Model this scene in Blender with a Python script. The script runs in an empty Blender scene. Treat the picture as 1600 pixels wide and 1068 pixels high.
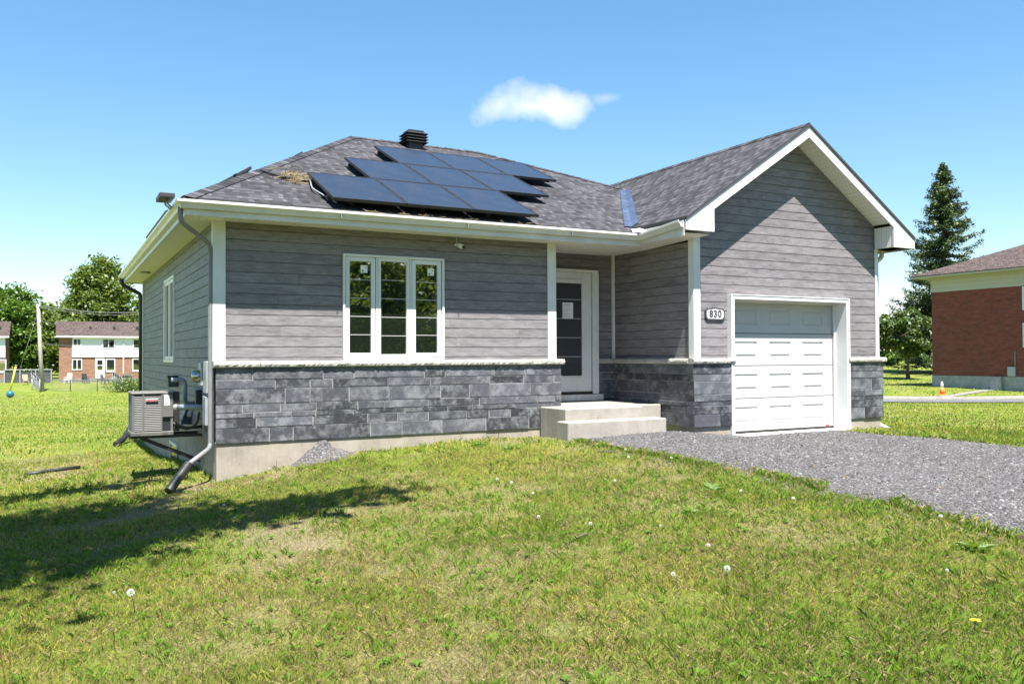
import bpy, math, random
import numpy as np
from mathutils import Vector, Matrix
random.seed(7); rng = np.random.default_rng(11)
S = bpy.context.scene; COL = S.collection
R_ = math.radians

# ------------------------------------------------------------------ camera
CAM = np.array([-1.8141, -11.4644, 0.0492]); YAW, PIT, ROL = 0.4920, 0.0167, -0.0046; FPX = 1329.39
def cam_axes():
    f = np.array([math.sin(YAW)*math.cos(PIT), math.cos(YAW)*math.cos(PIT), math.sin(PIT)])
    r = np.array([math.cos(YAW), -math.sin(YAW), 0]); u = np.cross(r, f)
    c, s = math.cos(ROL), math.sin(ROL)
    return c*r+s*u, -s*r+c*u, f
CR, CU, CF = cam_axes()
cd = bpy.data.cameras.new('camera'); cam = bpy.data.objects.new('camera', cd); COL.objects.link(cam)
cd.sensor_width = 36; cd.lens = FPX/1600*36; cd.clip_start = .05; cd.clip_end = 3000
M = Matrix.Identity(4)
for i in range(3):
    M[i][0], M[i][1], M[i][2], M[i][3] = CR[i], CU[i], -CF[i], CAM[i]
cam.matrix_world = M; S.camera = cam
def ray(px, py): return CF + CR*(px-800)/FPX - CU*(py-534)/FPX
def at(px, py, d): return CAM + ray(px, py)*d          # world point seen at a photo pixel at a given depth

# ------------------------------------------------------------------ sky, sun, exposure
SUN = Vector((0.20, 1.0, -2.12)).normalized()          # direction the light travels
w = bpy.data.worlds.new('World'); S.world = w; w.use_nodes = True
nt = w.node_tree; nt.nodes.clear()
def N(nt, t, **k):
    n = nt.nodes.new(t)
    for a, b in k.items():
        if a.startswith('i_'): n.inputs[a[2:].replace('_', ' ')].default_value = b
        else: setattr(n, a, b)
    return n
def math_(nt, op, a, b=None, c=None, clamp=False):
    n = nt.nodes.new('ShaderNodeMath'); n.operation = op; n.use_clamp = clamp
    for i, v in enumerate((a, b, c)):
        if v is None: continue
        if isinstance(v, (int, float)): n.inputs[i].default_value = v
        else: nt.links.new(v, n.inputs[i])
    return n.outputs[0]
sky = N(nt, 'ShaderNodeTexSky', sky_type='NISHITA', sun_disc=False)
sky.sun_elevation = math.asin(-SUN.z); sky.sun_rotation = math.atan2(-SUN.x, -SUN.y)
sky.altitude = 80; sky.air_density = 1.0; sky.dust_density = .1; sky.ozone_density = 2.2
tc = N(nt, 'ShaderNodeTexCoord')
def wdot(v):
    n = N(nt, 'ShaderNodeVectorMath', operation='DOT_PRODUCT'); nt.links.new(tc.outputs['Generated'], n.inputs[0])
    n.inputs[1].default_value = v; return n.outputs['Value']
wn = N(nt, 'ShaderNodeTexNoise', noise_dimensions='3D'); wn.inputs['Scale'].default_value = 15; wn.inputs['Detail'].default_value = 6; wn.inputs['Roughness'].default_value = .5
nt.links.new(tc.outputs['Generated'], wn.inputs['Vector'])
def cloud(px, py, rx, ry, dens):
    d = Vector(ray(px, py)).normalized(); right = d.cross(Vector((0, 0, 1))).normalized(); up = right.cross(d)
    a = math_(nt, 'MULTIPLY', wdot(right), FPX/rx); b = math_(nt, 'MULTIPLY', wdot(up), FPX/ry)
    q = math_(nt, 'SQRT', math_(nt, 'ADD', math_(nt, 'MULTIPLY', a, a), math_(nt, 'MULTIPLY', b, b)))
    front = math_(nt, 'GREATER_THAN', wdot(d), 0)
    v = math_(nt, 'SUBTRACT', math_(nt, 'ADD', 1.0, math_(nt, 'MULTIPLY', math_(nt, 'SUBTRACT', wn.outputs['Fac'], .5), 2.3)), q)
    v = math_(nt, 'MULTIPLY', math_(nt, 'MULTIPLY', v, 1.2, clamp=True), front)
    return math_(nt, 'MULTIPLY', v, dens, clamp=True)
c = math_(nt, 'MAXIMUM', cloud(836, 167, 96, 31, .95), cloud(948, 153, 30, 14, .35))
c = math_(nt, 'MAXIMUM', c, cloud(1395, 478, 60, 30, .8))
mx = N(nt, 'ShaderNodeMix', data_type='RGBA'); nt.links.new(c, mx.inputs['Factor'])
hs = N(nt, 'ShaderNodeHueSaturation'); hs.inputs['Hue'].default_value = .497; hs.inputs['Saturation'].default_value = 1.36; hs.inputs['Value'].default_value = 1.55
gm = N(nt, 'ShaderNodeGamma'); gm.inputs[1].default_value = .78; nt.links.new(sky.outputs[0], gm.inputs[0]); nt.links.new(gm.outputs[0], hs.inputs['Color'])
nt.links.new(hs.outputs[0], mx.inputs['A']); mx.inputs['B'].default_value = (6.2, 6.4, 6.8, 1)
bg = N(nt, 'ShaderNodeBackground'); nt.links.new(mx.outputs['Result'], bg.inputs['Color']); bg.inputs['Strength'].default_value = .062
wo = N(nt, 'ShaderNodeOutputWorld'); nt.links.new(bg.outputs[0], wo.inputs['Surface'])
sl = bpy.data.lights.new('sun', 'SUN'); so = bpy.data.objects.new('sun', sl); COL.objects.link(so)
sl.energy = 5.0; sl.angle = R_(.5); sl.color = (1, .955, .88)
so.rotation_euler = SUN.to_track_quat('-Z', 'Y').to_euler(); so.location = (0, 0, 40)
S.view_settings.view_transform = 'Standard'; S.view_settings.look = 'None'; S.view_settings.gamma = 1; S.view_settings.exposure = 1.7
S.cycles.max_bounces = 6; S.cycles.transparent_max_bounces = 8; S.cycles.diffuse_bounces = 3

# ------------------------------------------------------------------ materials
def mat(name, col, rough=.6, metal=0, spec=.5):
    m = bpy.data.materials.new(name); m.use_nodes = True; b = m.node_tree.nodes['Principled BSDF']
    b.inputs['Base Color'].default_value = (*col, 1); b.inputs['Roughness'].default_value = rough
    b.inputs['Metallic'].default_value = metal; b.inputs['Specular IOR Level'].default_value = spec
    return m
def vec(nt, kind='Object', scale=None, rot=None):
    t = N(nt, 'ShaderNodeTexCoord'); o = t.outputs[kind]
    if scale is not None:
        mp = N(nt, 'ShaderNodeMapping'); nt.links.new(o, mp.inputs[0]); mp.inputs['Scale'].default_value = scale; o = mp.outputs[0]
    return o
def noise(nt, v, scale, detail=4, rough=.55):
    n = N(nt, 'ShaderNodeTexNoise'); n.inputs['Scale'].default_value = scale; n.inputs['Detail'].default_value = detail; n.inputs['Roughness'].default_value = rough
    nt.links.new(v, n.inputs['Vector']); return n.outputs['Fac']
def ramp(nt, f, stops):
    n = N(nt, 'ShaderNodeValToRGB'); e = n.color_ramp.elements
    while len(e) < len(stops): e.new(.5)
    for k, (p, c) in enumerate(stops):
        e[k].position = p; e[k].color = (*c, 1) if len(c) == 3 else c
    nt.links.new(f, n.inputs[0]); return n.outputs[0]
def mixc(nt, f, a, b, blend='MIX'):
    n = N(nt, 'ShaderNodeMix', data_type='RGBA', blend_type=blend)
    for key, v in (('Factor', f), ('A', a), ('B', b)):
        if isinstance(v, (int, float)): n.inputs[key].default_value = v
        elif isinstance(v, tuple): n.inputs[key].default_value = (*v, 1)
        else: nt.links.new(v, n.inputs[key])
    return n.outputs['Result']
def bump(m, h, strength=.3, dist=.01):
    nt = m.node_tree; n = N(nt, 'ShaderNodeBump'); n.inputs['Strength'].default_value = strength; n.inputs['Distance'].default_value = dist
    nt.links.new(h, n.inputs['Height']); nt.links.new(n.outputs[0], nt.nodes['Principled BSDF'].inputs['Normal'])
def setcol(m, c): m.node_tree.links.new(c, m.node_tree.nodes['Principled BSDF'].inputs['Base Color'])
def grime(m, col, amt=.25, scale=3, bs=60, bstr=.15):
    """uneven dirt and fine surface relief"""
    nt = m.node_tree; v = vec(nt)
    f = noise(nt, v, scale, 6, .65)
    setcol(m, ramp(nt, f, [(.3, tuple(c*(1-amt) for c in col)), (.7, tuple(min(1, c*(1+amt*.5)) for c in col))]))
    if bs: bump(m, noise(nt, v, bs, 3), bstr, .004)
    return m
def island(nt): return N(nt, 'ShaderNodeNewGeometry').outputs['Random Per Island']
white = grime(mat('white_trim', (.64, .64, .635), .4), (.64, .64, .635), .10, 2.5, 0)
vinyl = grime(mat('white_vinyl', (.66, .66, .66), .35), (.66, .66, .66), .05, 2, 0)
gutterm = grime(mat('gutter_paint', (.60, .59, .565), .32), (.60, .59, .565), .14, 2.2, 0)
dark_metal = grime(mat('dark_metal', (.022, .023, .026), .45), (.022, .023, .026), .3, 8, 0)
black_plastic = grime(mat('black_plastic', (.018, .018, .018), .5), (.018, .018, .018), .3, 8, 0)
steel = grime(mat('grey_metal', (.36, .38, .40), .45, .3), (.36, .38, .40), .15, 5, 0)
pvc = grime(mat('grey_pvc', (.25, .28, .31), .4), (.25, .28, .31), .12, 6, 0)
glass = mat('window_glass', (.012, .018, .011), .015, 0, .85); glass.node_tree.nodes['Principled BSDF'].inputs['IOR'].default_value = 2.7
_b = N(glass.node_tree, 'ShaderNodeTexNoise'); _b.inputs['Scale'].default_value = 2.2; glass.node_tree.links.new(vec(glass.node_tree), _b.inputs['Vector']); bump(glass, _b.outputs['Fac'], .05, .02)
paper = grime(mat('paper', (.75, .75, .74), .8), (.75, .75, .74), .06, 12, 0)
ink = mat('ink', (.03, .03, .035), .7)

def siding_mat(name, tint, JL=3.66, JW=.004):
    m = mat(name, tint, .62); nt = m.node_tree; uv = vec(nt, 'UV')
    sp = N(nt, 'ShaderNodeSeparateXYZ'); nt.links.new(uv, sp.inputs[0]); u, v = sp.outputs[0], sp.outputs[1]
    row = math_(nt, 'FLOOR', math_(nt, 'DIVIDE', v, .1411))
    wnz = N(nt, 'ShaderNodeTexWhiteNoise', noise_dimensions='1D'); nt.links.new(row, wnz.inputs['W'])
    us = math_(nt, 'ADD', u, math_(nt, 'MULTIPLY', wnz.outputs['Value'], JL))
    brd = math_(nt, 'FLOOR', math_(nt, 'DIVIDE', us, JL)); fr = math_(nt, 'MULTIPLY', math_(nt, 'FRACT', math_(nt, 'DIVIDE', us, JL)), JL)
    joint = math_(nt, 'LESS_THAN', fr, JW)
    cmb = N(nt, 'ShaderNodeCombineXYZ'); nt.links.new(row, cmb.inputs[0]); nt.links.new(brd, cmb.inputs[1])
    w2 = N(nt, 'ShaderNodeTexWhiteNoise', noise_dimensions='2D'); nt.links.new(cmb.outputs[0], w2.inputs['Vector'])
    mp = N(nt, 'ShaderNodeCombineXYZ'); nt.links.new(math_(nt, 'MULTIPLY', u, .10), mp.inputs[0]); nt.links.new(v, mp.inputs[1]); nt.links.new(math_(nt, 'MULTIPLY', w2.outputs['Value'], 30), mp.inputs[2])
    g1 = noise(nt, mp.outputs[0], 62, 6, .7)                                         # wood grain along the board
    mp2 = N(nt, 'ShaderNodeCombineXYZ'); nt.links.new(math_(nt, 'MULTIPLY', u, .35), mp2.inputs[0]); nt.links.new(v, mp2.inputs[1]); nt.links.new(math_(nt, 'MULTIPLY', w2.outputs['Value'], 30), mp2.inputs[2])
    g2 = noise(nt, mp2.outputs[0], 9, 5, .6)
    k = math_(nt, 'ADD', math_(nt, 'ADD', math_(nt, 'MULTIPLY', g1, 1.15), math_(nt, 'MULTIPLY', g2, .65)), math_(nt, 'MULTIPLY', w2.outputs['Value'], .10))
    col = ramp(nt, math_(nt, 'MULTIPLY', k, .5), [(.30, tuple(c*.45 for c in tint)), (.45, tint), (.60, tuple(c*1.55 for c in tint))])
    setcol(m, mixc(nt, joint, col, (.06, .06, .06)))
    return m
siding = siding_mat('grey_wood_siding', (.156, .145, .153))
siding_side = siding_mat('blue_grey_siding', (.150, .162, .182), 1.52, .009)

def stone_mat():
    m = mat('split_stone', (.1, .1, .12), .62); nt = m.node_tree; i = island(nt)
    ad = N(nt, 'ShaderNodeVectorMath', operation='ADD'); nt.links.new(vec(nt), ad.inputs[0]); nt.links.new(math_(nt, 'MULTIPLY', i, 40), ad.inputs[1]); v = ad.outputs[0]
    base = ramp(nt, i, [(0, (.019, .020, .025)), (.35, (.034, .036, .045)), (.72, (.082, .086, .103)), (1, (.048, .049, .057))])
    n1 = noise(nt, v, 4.2, 10, .74); n2 = noise(nt, v, 12, 9, .8)
    c = mixc(nt, ramp(nt, n1, [(.46, (0, 0, 0)), (.62, (.66, .66, .66))]), base, (.225, .230, .25))          # lime bloom
    c = mixc(nt, ramp(nt, n2, [(.58, (0, 0, 0)), (.72, (.7, .7, .7))]), c, (.36, .355, .35))
    c = mixc(nt, ramp(nt, noise(nt, v, 5, 5), [(.3, (.35, .35, .35)), (.5, (0, 0, 0))]), c, (.045, .047, .056))
    setcol(m, c); bump(m, noise(nt, v, 34, 6, .7), .5, .008); return m
stone = stone_mat()
mortar = grime(mat('mortar', (.50, .49, .48), .9), (.26, .258, .256), .7, 3.5, 90, .3)
def concrete_mat(name, col, pits=True):
    m = mat(name, col, .88); nt = m.node_tree; v = vec(nt)
    f = noise(nt, v, 2.2, 8, .7)
    c = ramp(nt, f, [(.3, tuple(x*.68 for x in col)), (.55, col), (.75, tuple(x*1.18 for x in col))])
    streak = noise(nt, vec(nt, 'Object', (5, 5, .5)), 3, 4)
    c = mixc(nt, ramp(nt, streak, [(.52, (0, 0, 0)), (.75, (.45, .45, .45))]), c, tuple(x*.55 for x in col))
    vo = N(nt, 'ShaderNodeTexVoronoi'); vo.inputs['Scale'].default_value = 13; nt.links.new(v, vo.inputs['Vector'])
    pit = ramp(nt, vo.outputs['Distance'], [(.07, (1, 1, 1)), (.13, (0, 0, 0))])
    c = mixc(nt, pit, c, tuple(x*.4 for x in col)) if pits else c
    setcol(m, c); bump(m, noise(nt, v, 40, 6, .7), .35, .006); return m
concrete = concrete_mat('foundation_concrete', (.30, .265, .22))
step_concrete = concrete_mat('step_concrete', (.30, .275, .245))
ledge_m = concrete_mat('ledge_stone', (.36, .345, .315))
road_conc = concrete_mat('kerb_concrete', (.20, .19, .17), False)

def shingle_mat(name, tint):
    m = mat(name, tint, .93, 0, .25); nt = m.node_tree; uv = vec(nt, 'UV')
    sp = N(nt, 'ShaderNodeSeparateXYZ'); nt.links.new(uv, sp.inputs[0]); u, v = sp.outputs[0], sp.outputs[1]
    E_ = .143; vr = math_(nt, 'DIVIDE', v, E_); row = math_(nt, 'FLOOR', vr); fv = math_(nt, 'FRACT', vr)
    w1 = N(nt, 'ShaderNodeTexWhiteNoise', noise_dimensions='1D'); nt.links.new(row, w1.inputs['W'])
    us = math_(nt, 'ADD', math_(nt, 'DIVIDE', u, .19), math_(nt, 'MULTIPLY', w1.outputs['Value'], 17))
    cell = math_(nt, 'FLOOR', us); fu = math_(nt, 'FRACT', us)
    def wn2(off):
        c = N(nt, 'ShaderNodeCombineXYZ'); nt.links.new(math_(nt, 'ADD', cell, off), c.inputs[0]); nt.links.new(row, c.inputs[1])
        x = N(nt, 'ShaderNodeTexWhiteNoise', noise_dimensions='2D'); nt.links.new(c.outputs[0], x.inputs['Vector']); return x.outputs['Value']
    a, b2 = wn2(0), wn2(500)
    tab = math_(nt, 'GREATER_THAN', fu, math_(nt, 'ADD', .25, math_(nt, 'MULTIPLY', b2, .5)))       # random tab split inside the cell
    tone = math_(nt, 'ADD', math_(nt, 'MULTIPLY', a, .6), math_(nt, 'MULTIPLY', math_(nt, 'MULTIPLY', tab, b2), .55))
    gr = noise(nt, uv, 130, 3, .7); big = noise(nt, uv, 1.1, 4)
    t2 = math_(nt, 'ADD', math_(nt, 'ADD', math_(nt, 'MULTIPLY', tone, .85), math_(nt, 'MULTIPLY', gr, .35)), math_(nt, 'MULTIPLY', big, .25))
    col = ramp(nt, math_(nt, 'MULTIPLY', t2, .8), [(.12, tuple(c*.45 for c in tint)), (.4, tint), (.66, tuple(c*1.9 for c in tint)), (.86, tuple(c*2.9 for c in tint))])
    course_shadow = math_(nt, 'LESS_THAN', fv, math_(nt, 'ADD', .08, math_(nt, 'MULTIPLY', a, .16)))  # shadow line along the foot of each course, painted into the colour
    col = mixc(nt, math_(nt, 'MULTIPLY', course_shadow, math_(nt, 'ADD', .35, math_(nt, 'MULTIPLY', tab, .55))), col, (.012, .012, .014))
    setcol(m, col)
    h = math_(nt, 'ADD', math_(nt, 'SUBTRACT', 1, fv), math_(nt, 'MULTIPLY', tab, .6)); bump(m, math_(nt, 'ADD', h, math_(nt, 'MULTIPLY', gr, .3)), .55, .012)
    return m
shingle = shingle_mat('charcoal_shingle', (.031, .0305, .034))
shingle_brown = shingle_mat('brown_shingle', (.048, .035, .031))
flash_m = grime(mat('valley_metal', (.17, .21, .30), .38, .75), (.17, .21, .30), .5, 4, 0)

def soffit_mat():
    m = mat('vented_soffit', (.72, .71, .68), .5); nt = m.node_tree; uv = vec(nt, 'UV')
    sp = N(nt, 'ShaderNodeSeparateXYZ'); nt.links.new(uv, sp.inputs[0])
    f = math_(nt, 'FRACT', math_(nt, 'DIVIDE', sp.outputs[0], .1)); ln = math_(nt, 'LESS_THAN', f, .1)
    f2 = math_(nt, 'FRACT', math_(nt, 'DIVIDE', sp.outputs[1], .018)); dots = math_(nt, 'LESS_THAN', f2, .35)
    band = math_(nt, 'LESS_THAN', math_(nt, 'ABSOLUTE', math_(nt, 'SUBTRACT', f, .55)), .22)
    c = mixc(nt, math_(nt, 'MULTIPLY', math_(nt, 'MULTIPLY', dots, band), .35), (.74, .73, .70), (.2, .2, .19))
    setcol(m, mixc(nt, ln, c, (.38, .37, .34))); bump(m, ln, .6, .006); return m
soffit_m = soffit_mat()

def brick_mat(name, c1, c2, mo, sc=1.0):
    m = mat(name, c1, .85); nt = m.node_tree; uv = vec(nt, 'UV')
    b = N(nt, 'ShaderNodeTexBrick'); nt.links.new(uv, b.inputs['Vector'])
    b.inputs['Color1'].default_value = (*c1, 1); b.inputs['Color2'].default_value = (*c2, 1); b.inputs['Mortar'].default_value = (*mo, 1)
    b.inputs['Scale'].default_value = sc; b.inputs['Mortar Size'].default_value = .009; b.inputs['Brick Width'].default_value = .21; b.inputs['Row Height'].default_value = .075; b.inputs['Bias'].default_value = -.1
    mpb = N(nt, 'ShaderNodeMapping'); mpb.inputs['Scale'].default_value = (1, 5, 1); nt.links.new(uv, mpb.inputs[0]); f = noise(nt, mpb.outputs[0], .9, 8, .78)
    c = mixc(nt, ramp(nt, f, [(.36, (.7, .7, .7)), (.55, (0, 0, 0))]), b.outputs['Color'], tuple(x*.45 for x in c1))
    c = mixc(nt, ramp(nt, noise(nt, uv, 2.6, 6, .7), [(.66, (0, 0, 0)), (.85, (.35, .35, .35))]), c, (.42, .36, .33))
    setcol(m, c); bump(m, b.outputs['Fac'], -.3, .01); return m
brick_red = brick_mat('red_brick', (.25, .045, .024), (.105, .028, .02), (.16, .09, .07))
brick_tan = brick_mat('tan_brick', (.27, .125, .072), (.19, .085, .05), (.26, .19, .15))
def clap_mat(name, col, step):
    m = mat(name, col, .5); nt = m.node_tree; uv = vec(nt, 'UV'); sp = N(nt, 'ShaderNodeSeparateXYZ'); nt.links.new(uv, sp.inputs[0])
    f = math_(nt, 'FRACT', math_(nt, 'DIVIDE', sp.outputs[1], step)); ln = math_(nt, 'LESS_THAN', f, .12)
    n = noise(nt, uv, 1.2, 5)
    c = ramp(nt, n, [(.3, tuple(x*.9 for x in col)), (.7, col)])
    setcol(m, mixc(nt, math_(nt, 'MULTIPLY', ln, .4), c, tuple(x*.5 for x in col))); return m
white_clap = clap_mat('white_clapboard', (.74, .76, .80), .2)
beige_panel = clap_mat('beige_panel', (.43, .41, .35), .28)

def leaf_mat(name, stops, trans=.35):
    m = bpy.data.materials.new(name); m.use_nodes = True; nt = m.node_tree; nt.nodes.clear()
    col = ramp(nt, island(nt), stops)
    d = N(nt, 'ShaderNodeBsdfDiffuse'); t = N(nt, 'ShaderNodeBsdfTranslucent'); g = N(nt, 'ShaderNodeBsdfGlossy'); g.inputs['Roughness'].default_value = .45
    nt.links.new(col, d.inputs[0]); nt.links.new(mixc(nt, 1.0, col, (1.25, 1.15, .55), 'MULTIPLY'), t.inputs[0])
    x = N(nt, 'ShaderNodeMixShader'); x.inputs[0].default_value = trans; nt.links.new(d.outputs[0], x.inputs[1]); nt.links.new(t.outputs[0], x.inputs[2])
    y = N(nt, 'ShaderNodeMixShader'); y.inputs[0].default_value = .04; nt.links.new(x.outputs[0], y.inputs[1]); nt.links.new(g.outputs[0], y.inputs[2])
    o = N(nt, 'ShaderNodeOutputMaterial'); nt.links.new(y.outputs[0], o.inputs[0]); return m
leaf_maple = leaf_mat('maple_leaf', [(0, (.045, .10, .012)), (.5, (.085, .175, .022)), (1, (.13, .21, .03))], .45)
leaf_light = leaf_mat('pale_leaf', [(0, (.055, .10, .018)), (.5, (.10, .16, .03)), (1, (.19, .25, .05))], .5)
leaf_round = leaf_mat('dark_leaf', [(0, (.025, .060, .014)), (.6, (.06, .11, .025)), (1, (.17, .21, .05))], .3)
leaf_spruce = leaf_mat('spruce_needle', [(0, (.022, .050, .020)), (.5, (.046, .084, .032)), (1, (.13, .17, .055))], .15)
bark = grime(mat('bark', (.11, .085, .065), .9), (.11, .085, .065), .4, 9, 30, .6)
wood_pole = grime(mat('weathered_pole', (.36, .32, .28), .85), (.36, .32, .28), .3, 6, 0)

def attr_mat(name, trans=.3):
    m = bpy.data.materials.new(name); m.use_nodes = True; nt = m.node_tree; nt.nodes.clear()
    a = N(nt, 'ShaderNodeAttribute', attribute_name='Col')
    d = N(nt, 'ShaderNodeBsdfDiffuse'); t = N(nt, 'ShaderNodeBsdfTranslucent')
    nt.links.new(a.outputs['Color'], d.inputs[0]); nt.links.new(a.outputs['Color'], t.inputs[0])
    x = N(nt, 'ShaderNodeMixShader'); x.inputs[0].default_value = trans; nt.links.new(d.outputs[0], x.inputs[1]); nt.links.new(t.outputs[0], x.inputs[2])
    o = N(nt, 'ShaderNodeOutputMaterial'); nt.links.new(x.outputs[0], o.inputs[0]); return m
grass_m = attr_mat('grass_blade', .32)
gravel_stone_m = attr_mat('gravel_stone', 0)

# ------------------------------------------------------------------ mesh helpers
def wloc(o):
    v = Vector((0, 0, 0))
    while o is not None: v += o.location; o = o.parent
    return v
class MB:
    def __init__(s): s.v = []; s.f = []; s.uv = []; s.mi = []; s.sm = []
    def face(s, pts, uv=None, mi=0, smooth=False):
        b = len(s.v); s.v += [tuple(p) for p in pts]; s.f.append(tuple(range(b, b+len(pts)))); s.mi.append(mi); s.sm.append(smooth)
        if uv is None:
            p = [Vector(q) for q in pts]; n = (p[1]-p[0]).cross(p[2]-p[0])
            ax = max(range(3), key=lambda i: abs(n[i]))
            uv = [((q.y, q.z), (q.x, q.z), (q.x, q.y))[ax] for q in p]
        s.uv += [tuple(x) for x in uv]; return s
    def box(s, x0, y0, z0, x1, y1, z1, mi=0, skip=''):
        x0, x1 = min(x0, x1), max(x0, x1); y0, y1 = min(y0, y1), max(y0, y1); z0, z1 = min(z0, z1), max(z0, z1)
        F = {'-z': [(x0,y1,z0),(x1,y1,z0),(x1,y0,z0),(x0,y0,z0)], '+z': [(x0,y0,z1),(x1,y0,z1),(x1,y1,z1),(x0,y1,z1)],
             '-y': [(x0,y0,z0),(x1,y0,z0),(x1,y0,z1),(x0,y0,z1)], '+y': [(x1,y1,z0),(x0,y1,z0),(x0,y1,z1),(x1,y1,z1)],
             '-x': [(x0,y1,z0),(x0,y0,z0),(x0,y0,z1),(x0,y1,z1)], '+x': [(x1,y0,z0),(x1,y1,z0),(x1,y1,z1),(x1,y0,z1)]}
        for k, p in F.items():
            if k not in skip: s.face(p, mi=mi)
        return s
    def bar(s, a, b, wd, ht, up=(0, 0, 1), mi=0):
        a, b = Vector(a), Vector(b); d = (b-a).normalized(); u = Vector(up); u = (u-d*u.dot(d)).normalized(); r = d.cross(u)
        c = lambda p, i, j: p + r*(i*wd/2) + u*(j*ht/2)
        A = [c(a, -1, -1), c(a, 1, -1), c(a, 1, 1), c(a, -1, 1)]; B = [c(b, -1, -1), c(b, 1, -1), c(b, 1, 1), c(b, -1, 1)]
        s.face(A, mi=mi); s.face(B[::-1], mi=mi)
        for i in range(4): s.face([A[(i+1) % 4], A[i], B[i], B[(i+1) % 4]], mi=mi)
        return s
    def tube(s, pts, rad, n=8, cap=True, mi=0):
        pts = [Vector(p) for p in pts]; rad = rad if isinstance(rad, (list, tuple)) else [rad]*len(pts)
        rings = []; pu = None
        for i, p in enumerate(pts):
            d = (pts[min(i+1, len(pts)-1)]-pts[max(i-1, 0)]).normalized()
            u = pu if pu is not None else (Vector((0, 0, 1)) if abs(d.z) < .9 else Vector((1, 0, 0)))
            u = (u-d*u.dot(d)); u = u.normalized() if u.length > 1e-6 else d.orthogonal().normalized(); pu = u; r = d.cross(u)
            rings.append([p+(u*math.cos(t)+r*math.sin(t))*rad[i] for t in [2*math.pi*k/n for k in range(n)]])
        for a, b in zip(rings, rings[1:]):
            for k in range(n): s.face([a[(k+1) % n], a[k], b[k], b[(k+1) % n]], smooth=True, mi=mi)
        if cap: s.face(rings[0], mi=mi); s.face(rings[-1][::-1], mi=mi)
        return s
    def prism(s, poly, d, mi=0):
        d = Vector(d); A = [Vector(p) for p in poly]; B = [p+d for p in A]
        s.face(A, mi=mi); s.face(B[::-1], mi=mi)
        for i in range(len(A)): j = (i+1) % len(A); s.face([A[j], A[i], B[i], B[j]], mi=mi)
        return s
    def lathe(s, prof, c, n=14, mi=0):
        c = Vector(c); R = [[c+Vector((r*math.cos(2*math.pi*k/n), r*math.sin(2*math.pi*k/n), z)) for k in range(n)] for r, z in prof]
        for a, b in zip(R, R[1:]):
            for k in range(n): s.face([a[k], a[(k+1) % n], b[(k+1) % n], b[k]], smooth=True, mi=mi)
        s.face(R[0][::-1], mi=mi); s.face(R[-1], mi=mi); return s
    def build(s, name, m, parent=None, local=False, bevel=0, split=False):
        if split:                                            # loose pieces that stand apart become objects of their own
            boxes = []                                       # [lo, hi, face ids]; faces sharing (nearly) touching boxes join
            st = np.cumsum([0]+[len(f) for f in s.f])
            for i, f in enumerate(s.f):
                P = np.array([s.v[k] for k in f]); lo, hi, ids = P.min(0)-.004, P.max(0)+.004, [i]
                while True:
                    hit = [b for b in boxes if (b[0] <= hi).all() and (lo <= b[1]).all()]
                    if not hit: break
                    boxes = [b for b in boxes if not any(b is h for h in hit)]
                    for b in hit: lo = np.minimum(lo, b[0]); hi = np.maximum(hi, b[1]); ids = b[2]+ids
                boxes.append([lo, hi, ids])
            out = []
            for lo, hi, ids in boxes:
                q = MB()
                for i in ids: q.face([s.v[k] for k in s.f[i]], s.uv[st[i]:st[i+1]], s.mi[i], s.sm[i])
                out.append(q.build(name, m, parent, local, bevel))
            return out[0]
        me = bpy.data.meshes.new(name); off = Vector((0, 0, 0)) if local else wloc(parent)
        me.from_pydata([tuple(Vector(p)-off) for p in s.v], [], s.f)
        l = me.uv_layers.new(name='UVMap'); l.data.foreach_set('uv', [c for p in s.uv for c in p])
        for mm in (m if isinstance(m, (list, tuple)) else [m]): me.materials.append(mm)
        me.polygons.foreach_set('material_index', s.mi); me.polygons.foreach_set('use_smooth', s.sm)
        o = bpy.data.objects.new(name, me); COL.objects.link(o); o.parent = parent
        import bmesh
        bm = bmesh.new(); bm.from_mesh(me); bmesh.ops.remove_doubles(bm, verts=bm.verts, dist=1e-5)
        bm.to_mesh(me); bm.free()
        if bevel:
            b = o.modifiers.new('bevel', 'BEVEL'); b.width = bevel; b.segments = 1; b.limit_method = 'ANGLE'
        return o
def tag(o, label=None, cat=None, group=None, kind=None):
    for k, v in (('label', label), ('category', cat), ('group', group), ('kind', kind)):
        if v: o[k] = v
    return o
def thing(name, label, cat, loc=(0, 0, 0), group=None, rot=(0, 0, 0)):
    o = bpy.data.objects.new(name, None); COL.objects.link(o); o.location = loc; o.rotation_euler = rot; o.empty_display_size = .2
    return tag(o, label, cat, group)
def dup(o, parent=None):
    c = o.copy(); COL.objects.link(c)
    if parent is not None: c.parent = parent
    for ch in list(o.children): dup(ch, c)
    return c
def npmesh(name, V, F, m, parent=None, col=None):
    """mesh from numpy arrays: V (n,3), F (k,3|4); col (n,3) point colour"""
    me = bpy.data.meshes.new(name); k = F.shape[1]
    me.vertices.add(len(V)); me.vertices.foreach_set('co', np.ascontiguousarray(V, np.float32).ravel())
    me.loops.add(F.size); me.loops.foreach_set('vertex_index', np.ascontiguousarray(F, np.int32).ravel())
    me.polygons.add(len(F)); me.polygons.foreach_set('loop_start', np.arange(0, F.size, k, dtype=np.int32))
    if col is not None:
        a = me.attributes.new('Col', 'FLOAT_COLOR', 'POINT'); a.data.foreach_set('color', np.c_[col, np.ones(len(col))].astype(np.float32).ravel())
    me.update(calc_edges=True); me.materials.append(m)
    o = bpy.data.objects.new(name, me); COL.objects.link(o); o.parent = parent; return o
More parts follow.
